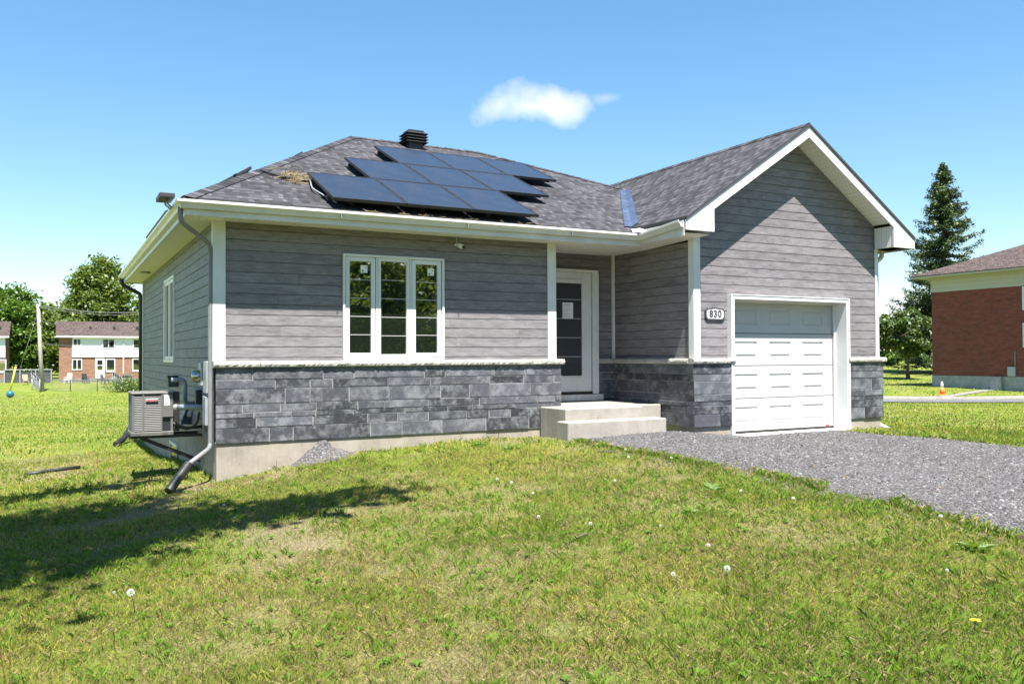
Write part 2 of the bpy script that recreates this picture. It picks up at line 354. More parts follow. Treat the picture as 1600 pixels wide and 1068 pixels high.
def vnoise(x, y, seed, sc):
    r = np.random.default_rng(seed).random((64, 64)); x = x/sc; y = y/sc
    i = np.floor(x).astype(int); j = np.floor(y).astype(int); a = x-i; b = y-j; a = a*a*(3-2*a); b = b*b*(3-2*b)
    g = lambda p, q: r[p % 64, q % 64]
    return (g(i, j)*(1-a)+g(i+1, j)*a)*(1-b)+(g(i, j+1)*(1-a)+g(i+1, j+1)*a)*b
def fbm(x, y, seed, sc, oc=4):
    s = 0; t = 0
    for k in range(oc): s = s+vnoise(x+17*k, y+5*k, seed+k, sc/2**k)*.55**k; t += .55**k
    return s/t

# ------------------------------------------------------------------ ground height field
CP = np.array([(0,0,-1.545),(.9,0,-1.41),(1.37,0,-1.33),(2,0,-1.275),(3.1,0,-1.214),(4.8,0,-1.20),(0,3,-1.62),(0,6.9,-1.9),(0,10,-1.95),
 (4.67,-1.1,-1.175),(6.4,-1.05,-1.125),(6.9,-1.25,-1.16),(8,-1.3,-1.262),(10.3,-1.3,-1.262),(11.2,-1.2,-1.26),(12.5,1,-1.45),(12,-4,-1.36),
 (0,-1.5,-1.54),(0,-4,-1.5),(2.5,-2.5,-1.37),(0,-7,-1.53),(3,-6,-1.40),(-1.8,-11.5,-1.55),(5,-8,-1.38),(8,-6,-1.33),(10,-9,-1.42),(-2,-3,-1.62),
 (-3,0,-1.72),(-1,1.5,-1.62),(-4,5,-1.98),(-3,18,-2.3),(-5,40,-2.95),(-3,85,-3.4),(0,101,-2.68),(20,97,-2.7),(-20,101,-2.75),(-30,60,-3.2),(44,20.7,-2.5),
 (37.7,19.6,-2.4),(50.8,26,-2.1),(50.8,12,-2.3),(66,37,-2.15),(64,45,-2.0),(60,-20,-2.6),(30,5,-2.3),(20,0,-1.85),(20,12,-2.0),(15,-15,-1.9),(0,-30,-2.2),(10,120,-2.6),(80,70,-1.2),(100,0,-2.4),(-40,130,-2.8),(5,11,-1.9),(12,11,-1.9)])
def _rbf():
    P = CP[:, :2]; d = np.linalg.norm(P[:, None]-P[None], axis=2); n = len(P)
    A = np.zeros((n+3, n+3)); A[:n, :n] = d + np.eye(n)*-1e-6; A[:n, n] = 1; A[:n, n+1:] = P; A[n, :n] = 1; A[n+1:, :n] = P.T
    return np.linalg.solve(A, np.r_[CP[:, 2], 0, 0, 0])
RW = _rbf()
def gz(x, y):
    x = np.atleast_1d(np.asarray(x, float)); y = np.atleast_1d(np.asarray(y, float))
    X = np.clip(x, -40, 100); Y = np.clip(y, -30, 130); n = len(CP); out = RW[n]+RW[n+1]*X+RW[n+2]*Y
    for k in range(n): out = out+RW[k]*np.hypot(X-CP[k, 0], Y-CP[k, 1])
    near = np.exp(-((x-2)**2+(y+5)**2)/200)
    return out + near*((fbm(x, y, 3, 1.3, 3)-.5)*.05)
def g1(x, y): return float(gz(x, y)[0])
def ground_px(px, py):
    d = ray(px, py); t = 4.
    for _ in range(60):
        p = CAM+d*t; t += (p[2]-g1(p[0], p[1]))/max(.05, -d[2])*.7
    return CAM+d*t
def dirt(x, y):
    """bare and straw-coloured ground, 0..1"""
    f = fbm(x, y, 31, 1.7, 5); d = np.clip((f-.50)*3.0, 0, .85)
    def blob(cx, cy, rx, ry, a, k): 
        c, s = math.cos(a), math.sin(a); u = ((x-cx)*c+(y-cy)*s)/rx; v = (-(x-cx)*s+(y-cy)*c)/ry
        return k*np.exp(-(u*u+v*v))*(.55+.9*fbm(x, y, 77, .5, 3))
    for b in ((-.3,-.45,.35,.28,1.0,1.2),(-.65,-1.0,.45,.26,1.05,1.2),(-1.0,-1.65,.5,.28,1.05,1.1),(-.9,.9,.6,.4,.9,.7),(-.25,-.05,.35,.25,0,1),(-.6,1.9,.9,.5,.3,.7),(-1.2,-3.3,.7,.4,.5,.8),(.2,-7.2,.9,.6,0,.5),(-1.3,-2,.9,.25,.4,.8),
              (4.3,-.5,.8,.35,0,.9),(2.2,-6.2,.8,.5,.3,.4),(-.9,-6.4,.6,.5,0,.5)): d = np.maximum(d, blob(*b))
    far = np.clip((np.hypot(x+1.8, y+11.5)-14)/14, 0, 1)
    return np.clip(d*(1-.65*far), 0, 1)
# driveway outline: left and right edge x for a given y
_L = [ground_px(*q)[:2] for q in ((1600, 848), (1500, 822), (1400, 795), (1280, 762), (1150, 735), (1000, 712), (930, 698), (893, 689))]
_R = [ground_px(*q)[:2] for q in ((1600, 699), (1500, 689), (1420, 683), (1386, 680))]
DYL = np.array([-30, -14]+[q[1] for q in _L]+[-.8]); DXL = np.array([_L[0][0]-6.2, _L[0][0]-2.2]+[q[0] for q in _L]+[4.62])
DYR = np.array([-30, -14]+[q[1] for q in _R]); DXR = np.array([_R[0][0]-2, _R[0][0]-.4]+[q[0] for q in _R])
def dxl(y): return np.interp(y, DYL, DXL)+(fbm(y, y*0+3, 5, .9, 4)-.5)*.35
def dxr(y): return np.interp(y, DYR, DXR)+(fbm(y, y*0+9, 6, .9, 4)-.5)*.45

def grid_axis(lo, hi, a, b, fine, grow=1.16):
    c = list(np.arange(a, b, fine)); s = fine; x = b
    while x < hi: c.append(x); s *= grow; x += s
    c.append(hi); s = fine; x = a-fine; L = []
    while x > lo: L.append(x); s *= grow; x -= s
    L.append(lo); return np.array(L[::-1]+c)
GX = grid_axis(-700, 900, -5, 13, .11); GY = grid_axis(-300, 1200, -9.5, 4, .11)
X, Y = np.meshgrid(GX, GY); xf, yf = X.ravel(), Y.ravel()
Vg = np.c_[xf, yf, gz(xf, yf)]; nx, ny = len(GX), len(GY)
ii = (np.arange(ny-1)[:, None]*nx+np.arange(nx-1)[None]).ravel()
Fg = np.c_[ii, ii+1, ii+1+nx, ii+nx]
lawn_m = mat('lawn_ground', (.1, .12, .04), .95, 0, .1); nt = lawn_m.node_tree; v = vec(nt)
a_ = N(nt, 'ShaderNodeAttribute', attribute_name='Col'); sp_ = N(nt, 'ShaderNodeSeparateColor'); nt.links.new(a_.outputs['Color'], sp_.inputs[0])
dn = noise(nt, v, 7, 8, .7); fine = noise(nt, v, 45, 6, .8)
gcol = ramp(nt, noise(nt, v, .55, 7, .65), [(.28, (.095, .150, .018)), (.5, (.15, .205, .026)), (.62, (.21, .225, .046)), (.75, (.28, .25, .10))])
gcol = mixc(nt, ramp(nt, fine, [(.35, (.75, .75, .75)), (.6, (0, 0, 0))]), gcol, (.06, .07, .016))
soil = ramp(nt, fine, [(.3, (.085, .062, .038)), (.48, (.20, .155, .098)), (.75, (.36, .295, .21))])
fac = math_(nt, 'MULTIPLY', math_(nt, 'ADD', sp_.outputs[0], math_(nt, 'MULTIPLY', math_(nt, 'SUBTRACT', dn, .5), .7)), 1.0, clamp=True)
setcol(lawn_m, mixc(nt, fac, gcol, soil)); bump(lawn_m, math_(nt, 'ADD', fine, dn), .8, .03)
dcol = dirt(xf, yf)
lawn = npmesh('lawn', Vg, Fg, lawn_m, None, np.c_[dcol, dcol, dcol]); tag(lawn, kind='structure'); lawn['label'] = 'patchy green lawn with bare straw spots round the house'; lawn['category'] = 'lawn'
for p in lawn.data.polygons: p.use_smooth = True

# driveway sheet
ys = np.r_[np.arange(-30, -9, .4), np.arange(-9, -.8, .08)]; ts = np.linspace(0, 1, 90)
Yd = np.repeat(ys[:, None], 90, 1); Xd = dxl(ys)[:, None]*(1-ts)+dxr(ys)[:, None]*ts
edge = np.minimum(ts, 1-ts)[None]*(dxr(ys)-dxl(ys))[:, None]
Zd = gz(Xd.ravel(), Yd.ravel()).reshape(Xd.shape)+np.clip(edge*.12, -.02, .022)-.006+(fbm(Xd, Yd, 51, .8, 3)-.5)*.02*np.clip(edge*2, 0, 1)
ni = len(ts); jj = (np.arange(len(ys)-1)[:, None]*ni+np.arange(ni-1)[None]).ravel()
gravel_m = mat('gravel_ground', (.2, .19, .2), .95, 0, .2); nt = gravel_m.node_tree; v = vec(nt)
vo = N(nt, 'ShaderNodeTexVoronoi'); vo.inputs['Scale'].default_value = 48; nt.links.new(v, vo.inputs['Vector'])
vb = N(nt, 'ShaderNodeSeparateColor'); nt.links.new(vo.outputs['Color'], vb.inputs[0])
c_ = ramp(nt, vb.outputs[0], [(0, (.05, .046, .05)), (.5, (.098, .093, .099)), (.85, (.16, .152, .158)), (1, (.27, .26, .25))])
c_ = mixc(nt, ramp(nt, noise(nt, v, .7, 6, .6), [(.42, (0, 0, 0)), (.72, (.55, .55, .55))]), c_, (.07, .064, .063))
c_ = mixc(nt, ramp(nt, noise(nt, v, 2.3, 6, .7), [(.58, (0, 0, 0)), (.75, (.45, .45, .45))]), c_, (.155, .128, .105))
setcol(gravel_m, c_); bump(gravel_m, vo.outputs['Distance'], .9, .02)
drive = npmesh('gravel_driveway', np.c_[Xd.ravel(), Yd.ravel(), Zd.ravel()], np.c_[jj, jj+1, jj+1+ni, jj+ni], gravel_m); tag(drive, kind='structure'); drive['label'] = 'grey crushed gravel driveway in front of the garage'; drive['category'] = 'driveway'

# far road with kerb and pavement, running across the view to the right of the house
def strip(name, d0, d1, dz, m, s0=4, s1=75, thick=0, label=None, cat=None):
    L = np.linspace(s0, s1, 72); V = []
    rr = np.array([CR[0], CR[1]]); rr /= np.linalg.norm(rr); ff = np.array([CF[0], CF[1]]); ff /= np.linalg.norm(ff)
    for dd in (d0, d1):
        P = CAM[:2]+ff*dd+rr*L[:, None]; V.append(np.c_[P, gz(P[:, 0], P[:, 1])+dz])
    n = len(L); k = np.arange(n-1); F = np.c_[k, k+1, k+1+n, k+n]; V = np.concatenate(V)
    if thick:
        V = np.concatenate([V, V-np.array([0, 0, thick])]); F = np.concatenate([F, np.c_[k+2*n, k+1+2*n, k+1, k]])
    return tag(npmesh(name, V, F, m), label, cat, kind='structure')
asphalt = grime(mat('asphalt', (.115, .115, .12), .9), (.115, .115, .12), .2, .8, 80, .4)
strip('road', 42.6, 46.0, .05, asphalt, label='narrow grey road beyond the side lawn', cat='road')
strip('kerb', 46.0, 46.35, .17, road_conc, thick=.2, label='pale concrete kerb on the far side of the road', cat='kerb')
strip('pavement', 46.39, 47.1, .165, road_conc, label='pale pavement beyond the kerb', cat='pavement')
# worn path from the pavement to the brick building
pp = [at(1440, 622.5, 49.0), at(1480, 620, 50.5), at(1520, 617, 52.5), at(1560, 613, 55)]
P2 = np.array([[p[0], p[1]] for p in pp]); L_ = P2+np.array([.2, .4]); R2 = P2-np.array([.2, .4])
Vp = np.concatenate([np.c_[L_, gz(L_[:, 0], L_[:, 1])+.03], np.c_[R2, gz(R2[:, 0], R2[:, 1])+.03]]); k = np.arange(3)
tag(npmesh('path', Vp, np.c_[k, k+1, k+5, k+4], road_conc), 'pale footpath slanting up to the brick building', 'path', kind='structure')

# ================================================================== THE HOUSE
house = thing('house', 'grey sided bungalow with dark stone base, hip roof and front garage gable', 'house', (5.5, 4.5, -1.3))
B0, BH = .043, .1411
def siding_wall(p0, p1, out, prof, holes=(), mats=siding, zlo=-9, name='siding_wall', uoff=0):
    """boards with grooves on a vertical wall. p0,p1 = plan points, out = outward normal; prof(z) -> (s0,s1) extent along wall or None; holes = (s0,s1,z0,z1)"""
    p0, p1, out = Vector((*p0, 0)), Vector((*p1, 0)), Vector((*out, 0)); L = (p1-p0).length; t = (p1-p0)/L; mb = MB()
    zmax = max(z for z in np.arange(-1.5, 4.6, .01) if prof(z) is not None); zmin = zlo
    brk = sorted({zmin, zmax, *[z for h in holes for z in h[2:4] if zmin < z < zmax]})
    k = math.floor((zmin-B0)/BH)
    while B0+k*BH < zmax:
        zb, zt = B0+k*BH, B0+(k+1)*BH
        prf = [(zb, .013), (zb+.0045, .013), (zb+.009, 0), (zt-.004, 0), (zt, .013)]
        for (za, da), (zc, dc) in zip(prf, prf[1:]):
            cuts = [za]+[b for b in brk if za < b < zc]+[zc]
            for q0, q1 in zip(cuts, cuts[1:]):
                if q1 <= zmin+1e-6 or q0 >= zmax-1e-6: continue
                e0 = da+(dc-da)*(q0-za)/(zc-za); e1 = da+(dc-da)*(q1-za)/(zc-za)
                a, b = prof(q0+1e-4), prof(min(q1, zmax)-1e-4)
                if a is None or b is None: continue
                iv = [(a[0], b[0], a[1], b[1])]
                for h in holes:
                    if h[2] < (q0+q1)/2 < h[3]:
                        nv = []
                        for (l0, l1, r0, r1) in iv:
                            if h[0] > l0: nv.append((l0, l1, h[0], h[0]))
                            if h[1] < r0: nv.append((h[1], h[1], r0, r1))
                        iv = nv
                for (l0, l1, r0, r1) in iv:
                    P = lambda s_, z, d: (p0.x+t.x*s_-out.x*d, p0.y+t.y*s_-out.y*d, z)
                    mb.face([P(l0, q0, e0), P(r0, q0, e0), P(r1, q1, e1), P(l1, q1, e1)],
                            [(l0+uoff, q0-B0+5*BH*20), (r0+uoff, q0-B0+100*BH), (r1+uoff, q1-B0+100*BH), (l1+uoff, q1-B0+100*BH)])
        k += 1
    for i in range(len(mb.uv)): mb.uv[i] = (mb.uv[i][0], mb.uv[i][1])
    return mb.build(name, mats, house)
flat = lambda L, top: (lambda z: (0, L) if z <= top else None)
GX0, GX1, GYS = 6.95, 11.15, -1.125                     # garage siding plane and extent
XG, ZG, PG = 9.04, 3.83, .66                            # gable ridge
siding_wall((.03, .07), (5.13, .07), (0, -1), flat(5.1, 1.84), [(1.66, 3.20, -.02, 1.49)], zlo=-.02)
siding_wall((5.13, 1.06), (6.95, 1.06), (0, -1), flat(1.82, 1.84), [(.22, 1.45, -1.4, 1.54)], zlo=-.02, uoff=7)
siding_wall((6.95, 1.06), (6.95, -1.125), (-1, 0), flat(2.185, 1.84), zlo=-.02, uoff=9)
siding_wall((5.13, .07), (5.13, 1.06), (1, 0), flat(.99, 1.84), zlo=-.02, uoff=17)
def gprof(z):
    ext = 99 if z < 2.0 else (ZG-.14-z)/PG
    a, b = max(GX0, XG-ext), min(GX1, XG+ext)
    return (a-GX0, b-GX0) if b-a > .01 else None
siding_wall((GX0, GYS), (GX1, GYS), (0, -1), gprof, [(7.63-GX0, 10.33-GX0, -1.4, 1.02)], zlo=-.02, uoff=21)
siding_wall((-.012, 10.25), (-.012, .05), (-1, 0), flat(10.2, 1.84), [(10.25-5.68, 10.25-4.2, -.03, 1.48)], mats=siding_side, zlo=-1.06, uoff=30)
siding_wall((11.15, -1.125), (11.15, 10.25), (1, 0), flat(11.375, 1.95), zlo=-.02, uoff=44)
siding_wall((11.15, 10.25), (-.012, 10.25), (0, 1), flat(11.16, 1.84), zlo=-1.06, uoff=60)

# stone veneer
ROWS = [.150, .113, .188, .107, .066, .120, .188]; sc_ = (1.067-.085)/sum(ROWS); ROWS = [r*sc_ for r in ROWS]
def stone_wall(p0, p1, out, seed, s_from=0, corner=(False, False)):
    rnd = random.Random(seed); p0, p1, out = Vector((*p0, 0)), Vector((*p1, 0)), Vector((*out, 0)); L = (p1-p0).length; t = (p1-p0)/L; mb = MB()
    P = lambda s_, z, d: (p0.x+t.x*s_-out.x*d, p0.y+t.y*s_-out.y*d, z)
    mb.face([P(0, -1.067, .0035), P(L, -1.067, .0035), P(L, -.06, .0035), P(0, -.06, .0035)], mi=1)
    z = -.085
    for ri, h in enumerate(ROWS):
        z0 = z-h; s_ = 0
        cut = [0]
        while True:
            wd = rnd.choice((.36, .5, .66, .78, .86, .98))*(1 if h > .08 else .9)*rnd.uniform(.85, 1.12)
            if cut[-1]+wd > L-.16: break
            cut.append(cut[-1]+wd)
        if L > .9 and rnd.random() < .5 and cut[-1] < L-.3: cut.append(L-rnd.uniform(.1, .22))
        cut.append(L)
        for a, b in zip(cut, cut[1:]):
            g = .003; d = rnd.uniform(-.010, .001); c = .005
            A0, A1, Z0, Z1 = a+g*(a > 0), b-g*(b < L), z0+g, z-g
            if a == 0: c0 = 0
            o = [P(A0, Z0, .012), P(A1, Z0, .012), P(A1, Z1, .012), P(A0, Z1, .012)]
            i = [P(A0+c*(a > 0), Z0+c, d+rnd.uniform(-.002, .002)), P(A1-c*(b < L), Z0+c, d+rnd.uniform(-.002, .002)), P(A1-c*(b < L), Z1-c, d), P(A0+c*(a > 0), Z1-c, d)]
            mb.face(i)
            for q in range(4): r = (q+1) % 4; mb.face([o[q], o[r], i[r], i[q]])
        z = z0
    return mb.build('stone_veneer', [stone, mortar], house)
stone_wall((0, 0), (5.2, 0), (0, -1), 4)
stone_wall((5.2, 0), (5.2, .98), (1, 0), 5)
stone_wall((6.575, .99), (6.88, .99), (0, -1), 6)
stone_wall((6.88, .99), (6.88, -1.195), (-1, 0), 8)
stone_wall((6.88, -1.195), (7.655, -1.195), (0, -1), 9)
stone_wall((10.315, -1.195), (11.2, -1.195), (0, -1), 12)
stone_wall((11.2, -1.195), (11.2, 3.0), (1, 0), 13)
# cap ledge: separate rock-faced slabs
def ledge(p0, p1, out, seed, depth, lips=(0, 0)):
    rnd = random.Random(seed); p0, p1, out = Vector((*p0, 0)), Vector((*p1, 0)), Vector((*out, 0)); L = (p1-p0).length; t = (p1-p0)/L; mb = MB()
    n = max(1, round(L/.62)); cuts = [L*k/n for k in range(n+1)]
    for a, b in zip(cuts, cuts[1:]):
        m = max(2, int((b-a)/.025)); rows = [(-.084, .012), (-.07, 0), (-.045, -.006), (-.02, 0), (-.006, .010), (0, .022)]
        G = [[(a+.003+(b-a-.006)*k/m, zz, dd+(rnd.uniform(-.005, .005) if 0 < r < 5 else 0)) for k in range(m+1)] for r, (zz, dd) in enumerate(rows)]
        P = lambda q: (p0.x+t.x*q[0]-out.x*q[2], p0.y+t.y*q[0]-out.y*q[2], q[1])
        for r in range(len(rows)-1):
            for k in range(m): mb.face([P(G[r][k]), P(G[r][k+1]), P(G[r+1][k+1]), P(G[r+1][k])])
        T, Bm = G[-1], G[0]
        mb.face([P(T[0]), P(T[-1]), P((T[-1][0], .0, depth)), P((T[0][0], .0, depth))])
        mb.face([P((Bm[0][0], -.084, depth)), P((Bm[-1][0], -.084, depth)), P(Bm[-1]), P(Bm[0])])
        for e in (0, -1):
            pts = [P(G[r][e]) for r in range(len(rows))]+[P((T[e][0], 0, depth)), P((T[e][0], -.084, depth))]
            mb.face(pts if e else pts[::-1])
    return mb.build('stone_ledge', ledge_m, house)
ledge((-.035, -.045), (5.255, -.045), (0, -1), 1, .13)
ledge((5.255, .09), (5.255, .98), (1, 0), 2, .14)
ledge((6.575, .945), (6.835, .945), (0, -1), 3, .13)
ledge((6.835, 1.07), (6.835, -1.10), (-1, 0), 4, .13)
ledge((6.835, -1.24), (7.70, -1.24), (0, -1), 5, .135)
ledge((10.30, -1.24), (11.26, -1.24), (0, -1), 6, .135)
# foundation
mb = MB(); mb.box(.012, 1.05, -2.6, 11.17, 10.23, -1.06); mb.box(.012, .02, -2.6, 5.17, 1.048, -1.067); mb.box(6.905, -1.165, -2.6, 7.66, 1.048, -1.067); mb.box(10.33, -1.165, -2.6, 11.17, 1.048, -1.067)
mb.build('foundation', concrete, house)
mb = MB(); mb.box(-.02, 3.9, -1.47, .03, 4.9, -1.42); mb.box(-.02, 3.9, -1.95, .0, 3.94, -1.47); mb.box(-.02, 4.86, -1.95, .0, 4.9, -1.47)
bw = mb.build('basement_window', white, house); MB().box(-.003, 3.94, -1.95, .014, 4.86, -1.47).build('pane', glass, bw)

# corner trims
def trim(pts, z0, z1): 
    mb = MB()
    for (x0, y0, x1, y1) in pts: mb.box(x0, y0, z0, x1, y1, z1)
    return mb.build('corner_trim', white, house, bevel=.003)
trim([(-.032, .045, .128, .068), (-.034, .071, -.014, .15)], -.0, 1.835)
trim([(5.0, .045, 5.152, .068), (5.132, .071, 5.152, .15)], 0, 1.835)
trim([(6.905, 1.0, 6.948, 1.05)], 0, 1.835)
trim([(6.925, -1.150, 7.06, -1.127), (6.925, -1.124, 6.948, -1.02)], 0, 1.93)
trim([(11.09, -1.150, 11.175, -1.127), (11.152, -1.124, 11.175, -1.02)], 0, 1.93)
trim([(-.034, 10.1, -.014, 10.24)], -1.06, 1.835)

# ---- roofs
ZE, PF, PL, YR = 2.01, .446, .64, 5.05
EO = .45; ZR = ZE+PF*(YR+EO); XA = (ZR-ZE)/PL-EO; XB = 6.2; XR = XB+(YR+EO); YB = 2*YR+EO
def roof_face(mb, pts, eave_dir):
    """sloping polygon with uv in metres: u along eave, v up the slope; slab thickness .045"""
    p = [Vector(q) for q in pts]; e = Vector(eave_dir).normalized(); n = (p[1]-p[0]).cross(p[2]-p[0]).normalized(); up = n.cross(e); up = up if up.z > 0 else -up
    uv = [((q-p[0]).dot(e)+20, (q-p[0]).dot(up)+5) for q in p]
    mb.face(p, uv)
    q = [a-Vector((0, 0, .045)) for a in p]; mb.face(q[::-1], uv[::-1], mi=1)
    for i in range(len(p)): j = (i+1) % len(p); mb.face([p[j], p[i], q[i], q[j]], mi=1)
edge_dark = mat('shingle_edge', (.035, .035, .04), .9)
mb = MB()
A, Bc, C_, D_ = (-EO, -EO, ZE), (XR, -EO, ZE), (XR, YB, ZE), (-EO, YB, ZE); RA, RB = (XA, YR, ZR), (XB, YR, ZR)
roof_face(mb, [A, Bc, RB, RA], (1, 0, 0)); roof_face(mb, [D_, A, RA], (0, 1, 0)); roof_face(mb, [Bc, C_, RB], (0, 1, 0)); roof_face(mb, [C_, D_, RA, RB], (1, 0, 0))
main_roof = mb.build('hip_roof', [shingle, edge_dark], house)
GL, GR, GF = XG-2.59, XG+2.59, -1.55; GZ = ZG-PG*2.59
mb = MB()
roof_face(mb, [(GL, YB, GZ), (GL, GF-.02, GZ), (XG, GF-.02, ZG), (XG, YB, ZG)], (0, 1, 0)); roof_face(mb, [(GR, GF-.02, GZ), (GR, YB, GZ), (XG, YB, ZG), (XG, GF-.02, ZG)], (0, 1, 0))
gable_roof = mb.build('gable_roof', [shingle, edge_dark], house)
def caps(a, b, parent, n1, n2):
    """ridge or hip cap shingles: folded tabs laid one over another"""
    a, b = Vector(a), Vector(b); d = (b-a).normalized(); L = (b-a).length; mb = MB(); k = int(L/.15)
    s1 = Vector(n1); s1 = (s1-d*s1.dot(d)).normalized(); s2 = Vector(n2); s2 = (s2-d*s2.dot(d)).normalized()
    for i in range(k):
        p = a+d*(L*i/k); q = a+d*(L*(i+1.25)/k); up = Vector((0, 0, 1)); h0, h1 = .020, .013
        for s_ in (s1, s2):
            pts = [p+up*h0, q+up*h1, q+up*(h1-.004)+s_*.14, p+up*(h0-.004)+s_*.14]
            n = (pts[1]-pts[0]).cross(pts[2]-pts[0]); pts = pts if n.z > 0 else pts[::-1]
            u0 = random.random()*40; mb.face(pts, [(u0+.02, .03+i*.143), (u0+.08, .03+i*.143), (u0+.08, .12+i*.143), (u0+.02, .12+i*.143)])
    return mb.build('ridge_cap', shingle, parent)
dn_f, dn_l, dn_r = (0, -1, -PF), (-1, 0, -PL), (1, 0, -PF)
caps(A, RA, main_roof, dn_f, dn_l); caps(RA, RB, main_roof, dn_f, (0, 1, -PF)); caps(Bc, RB, main_roof, dn_f, dn_r)
caps((XG, GF, ZG), (XG, YB, ZG), gable_roof, (-1, 0, -PG), (1, 0, -PG))
# valley flashing
def vy(x): return -EO+(ZG-PG*(XG-x)-ZE)/PF
x0, x1 = GL+.02, 8.36; V0 = Vector((x0, vy(x0), ZG-PG*(XG-x0)+.02)); V1 = Vector((x1, vy(x1), ZG-PG*(XG-x1)+.02))
mb = MB(); mb.face([V0+Vector((-.15, 0, 0)), V0, V1, V1+Vector((-.13, 0, 0))]); mb.face([V0, V0+Vector((.13, 0, .13*PG)), V1+Vector((.11, 0, .11*PG)), V1])
mb.build('valley_flashing', flash_m, gable_roof)
MB().prism([(6.24, -.50, 2.0), (6.44, -.62, 2.0), (6.44, -.42, 2.06), (6.28, -.40, 2.03)], (0, 0, .035)).build('splash_guard', white, house)

# soffits
def soffit(polys):
    mb = MB()
    for P, e in polys:
        p = [Vector(q) for q in P]; e = Vector(e)
        n = (p[1]-p[0]).cross(p[2]-p[0]).normalized(); k = n.cross(e)
        mb.face(p, [((q-p[0]).dot(e)+50, (q-p[0]).dot(k)+50) for q in p])
    return mb.build('soffit', soffit_m, house)
ZS = 1.825
soffit([([(-.42, -.42, ZS), (-.42, .1, ZS), (6.47, .1, ZS), (6.47, -.42, ZS)], (1, 0, 0)),
        ([(5.1, .1, ZS), (5.1, 1.1, ZS), (7.0, 1.1, ZS), (7.0, .1, ZS)], (1, 0, 0)),
        ([(6.47, -1.5, ZS+.06), (6.47, .1, ZS+.001), (6.97, .1, ZS+.001), (6.97, -1.5, ZS+.06)], (0, 1, 0)),
        ([(-.42, .1, ZS), (-.42, 10.5, ZS), (.0, 10.5, ZS), (.0, .1, ZS)], (0, 1, 0)),
        ([(-.0, 10.2, ZS), (-.0, 10.5, ZS), (11.5, 10.5, ZS), (11.5, 10.2, ZS)], (1, 0, 0)),
        ([(11.13, -1.5, 1.93), (11.13, 10.5, 1.93), (11.58, 10.5, 1.93), (11.58, -1.5, 1.93)], (0, 1, 0))])
# rake soffits under the gable overhang
mb = MB()
for sgn in (-1, 1):
    ex = XG+sgn*2.05; ez = ZG-.13-PG*2.05
    P = [Vector((XG, GF+.03, ZG-.13)), Vector((ex, GF+.03, ez)), Vector((ex, GYS+.02, ez)), Vector((XG, GYS+.02, ZG-.13))]
    P = P if sgn < 0 else P[::-1]
    e = (Vector((ex, 0, ez))-Vector((XG, 0, ZG-.13))).normalized()
    mb.face(P, [(q.x*1.2+50, q.y+50) for q in P])
mb.build('soffit', soffit_m, house)
# fascia boards
mb = MB()
mb.box(-.425, -.42, 1.80, 6.465, -.40, 1.965); mb.box(-.425, -.398, 1.80, -.405, 10.5, 1.965); mb.box(6.45, -1.5, 1.84, 6.47, -.422, 2.06); mb.box(11.55, -1.5, 1.9, 11.57, 10.5, 2.05); mb.box(-.4, 10.48, 1.8, 11.5, 10.5, 1.965)
mb.build('fascia', gutterm, house, split=True)
mb = MB()
for sgn in (-1, 1):
    X_ = lambda d: XG+sgn*d
    top = lambda d: ZG-.047-PG*d
    pts = [(X_(0), GF, top(0)), (X_(2.585), GF, top(2.585)), (X_(2.585), GF, 1.925), (X_(2.04), GF, 1.925), (X_(2.04), GF, top(2.04)-.165), (X_(0), GF, top(0)-.175)]
    pts = pts if sgn < 0 else pts[::-1]
    mb.prism(pts, (0, .03, 0))
mb.build('rake_fascia', white, house)
mb = MB()
for sgn in (-1, 1):
    a, b = XG+sgn*2.045, XG+sgn*2.56
    mb.box(a, GF+.032, 1.93, a+sgn*.02, GYS-.02, ZG-.2-PG*2.05+.02); mb.box(a+sgn*.021, GF+.032, 1.93, b, GYS+.1, 1.945)
mb.build('rake_return', soffit_m, house, split=True)
# gutter: K-style profile swept along the eaves with mitres
def gutter(path, outs, z, name='gutter'):
    prof = [(.003, 0), (.003, -.10), (.055, -.10), (.07, -.062), (.105, -.03), (.105, 0), (.098, .003), (.094, -.012), (.062, -.055), (.05, -.088), (.012, -.088), (.012, 0)]
    path = [Vector((*p, 0)) for p in path]; mb = MB(); rings = []
    for i, p in enumerate(path):
        d = Vector((*outs[i], 0)); rings.append([(p.x+d.x*a, p.y+d.y*a, z[i]+b) for a, b in prof])
    for a, b in zip(rings, rings[1:]):
        for k in range(len(prof)): l = (k+1) % len(prof); mb.face([a[l], a[k], b[k], b[l]])
    mb.face(rings[0]); mb.face(rings[-1][::-1]); return mb.build(name, gutterm, house)
gutter([(-.425, 10.5), (-.425, -.42), (6.45, -.42), (6.45, -1.5)], [(-1, 0), (-1, -1), (-1, -1), (-1, 0)], [1.975, 1.975, 1.985, 2.07])
gutter([(11.57, 10.5), (11.57, -1.5)], [(1, 0), (1, 0)], [2.05, 2.06])
# gutter straps / seams
mb = MB()
for x in (1.5, 3.35, 5.1): mb.box(x, -.531, 1.885, x+.006, -.42, 1.98)
mb.build('gutter_seam', steel, house, split=True)
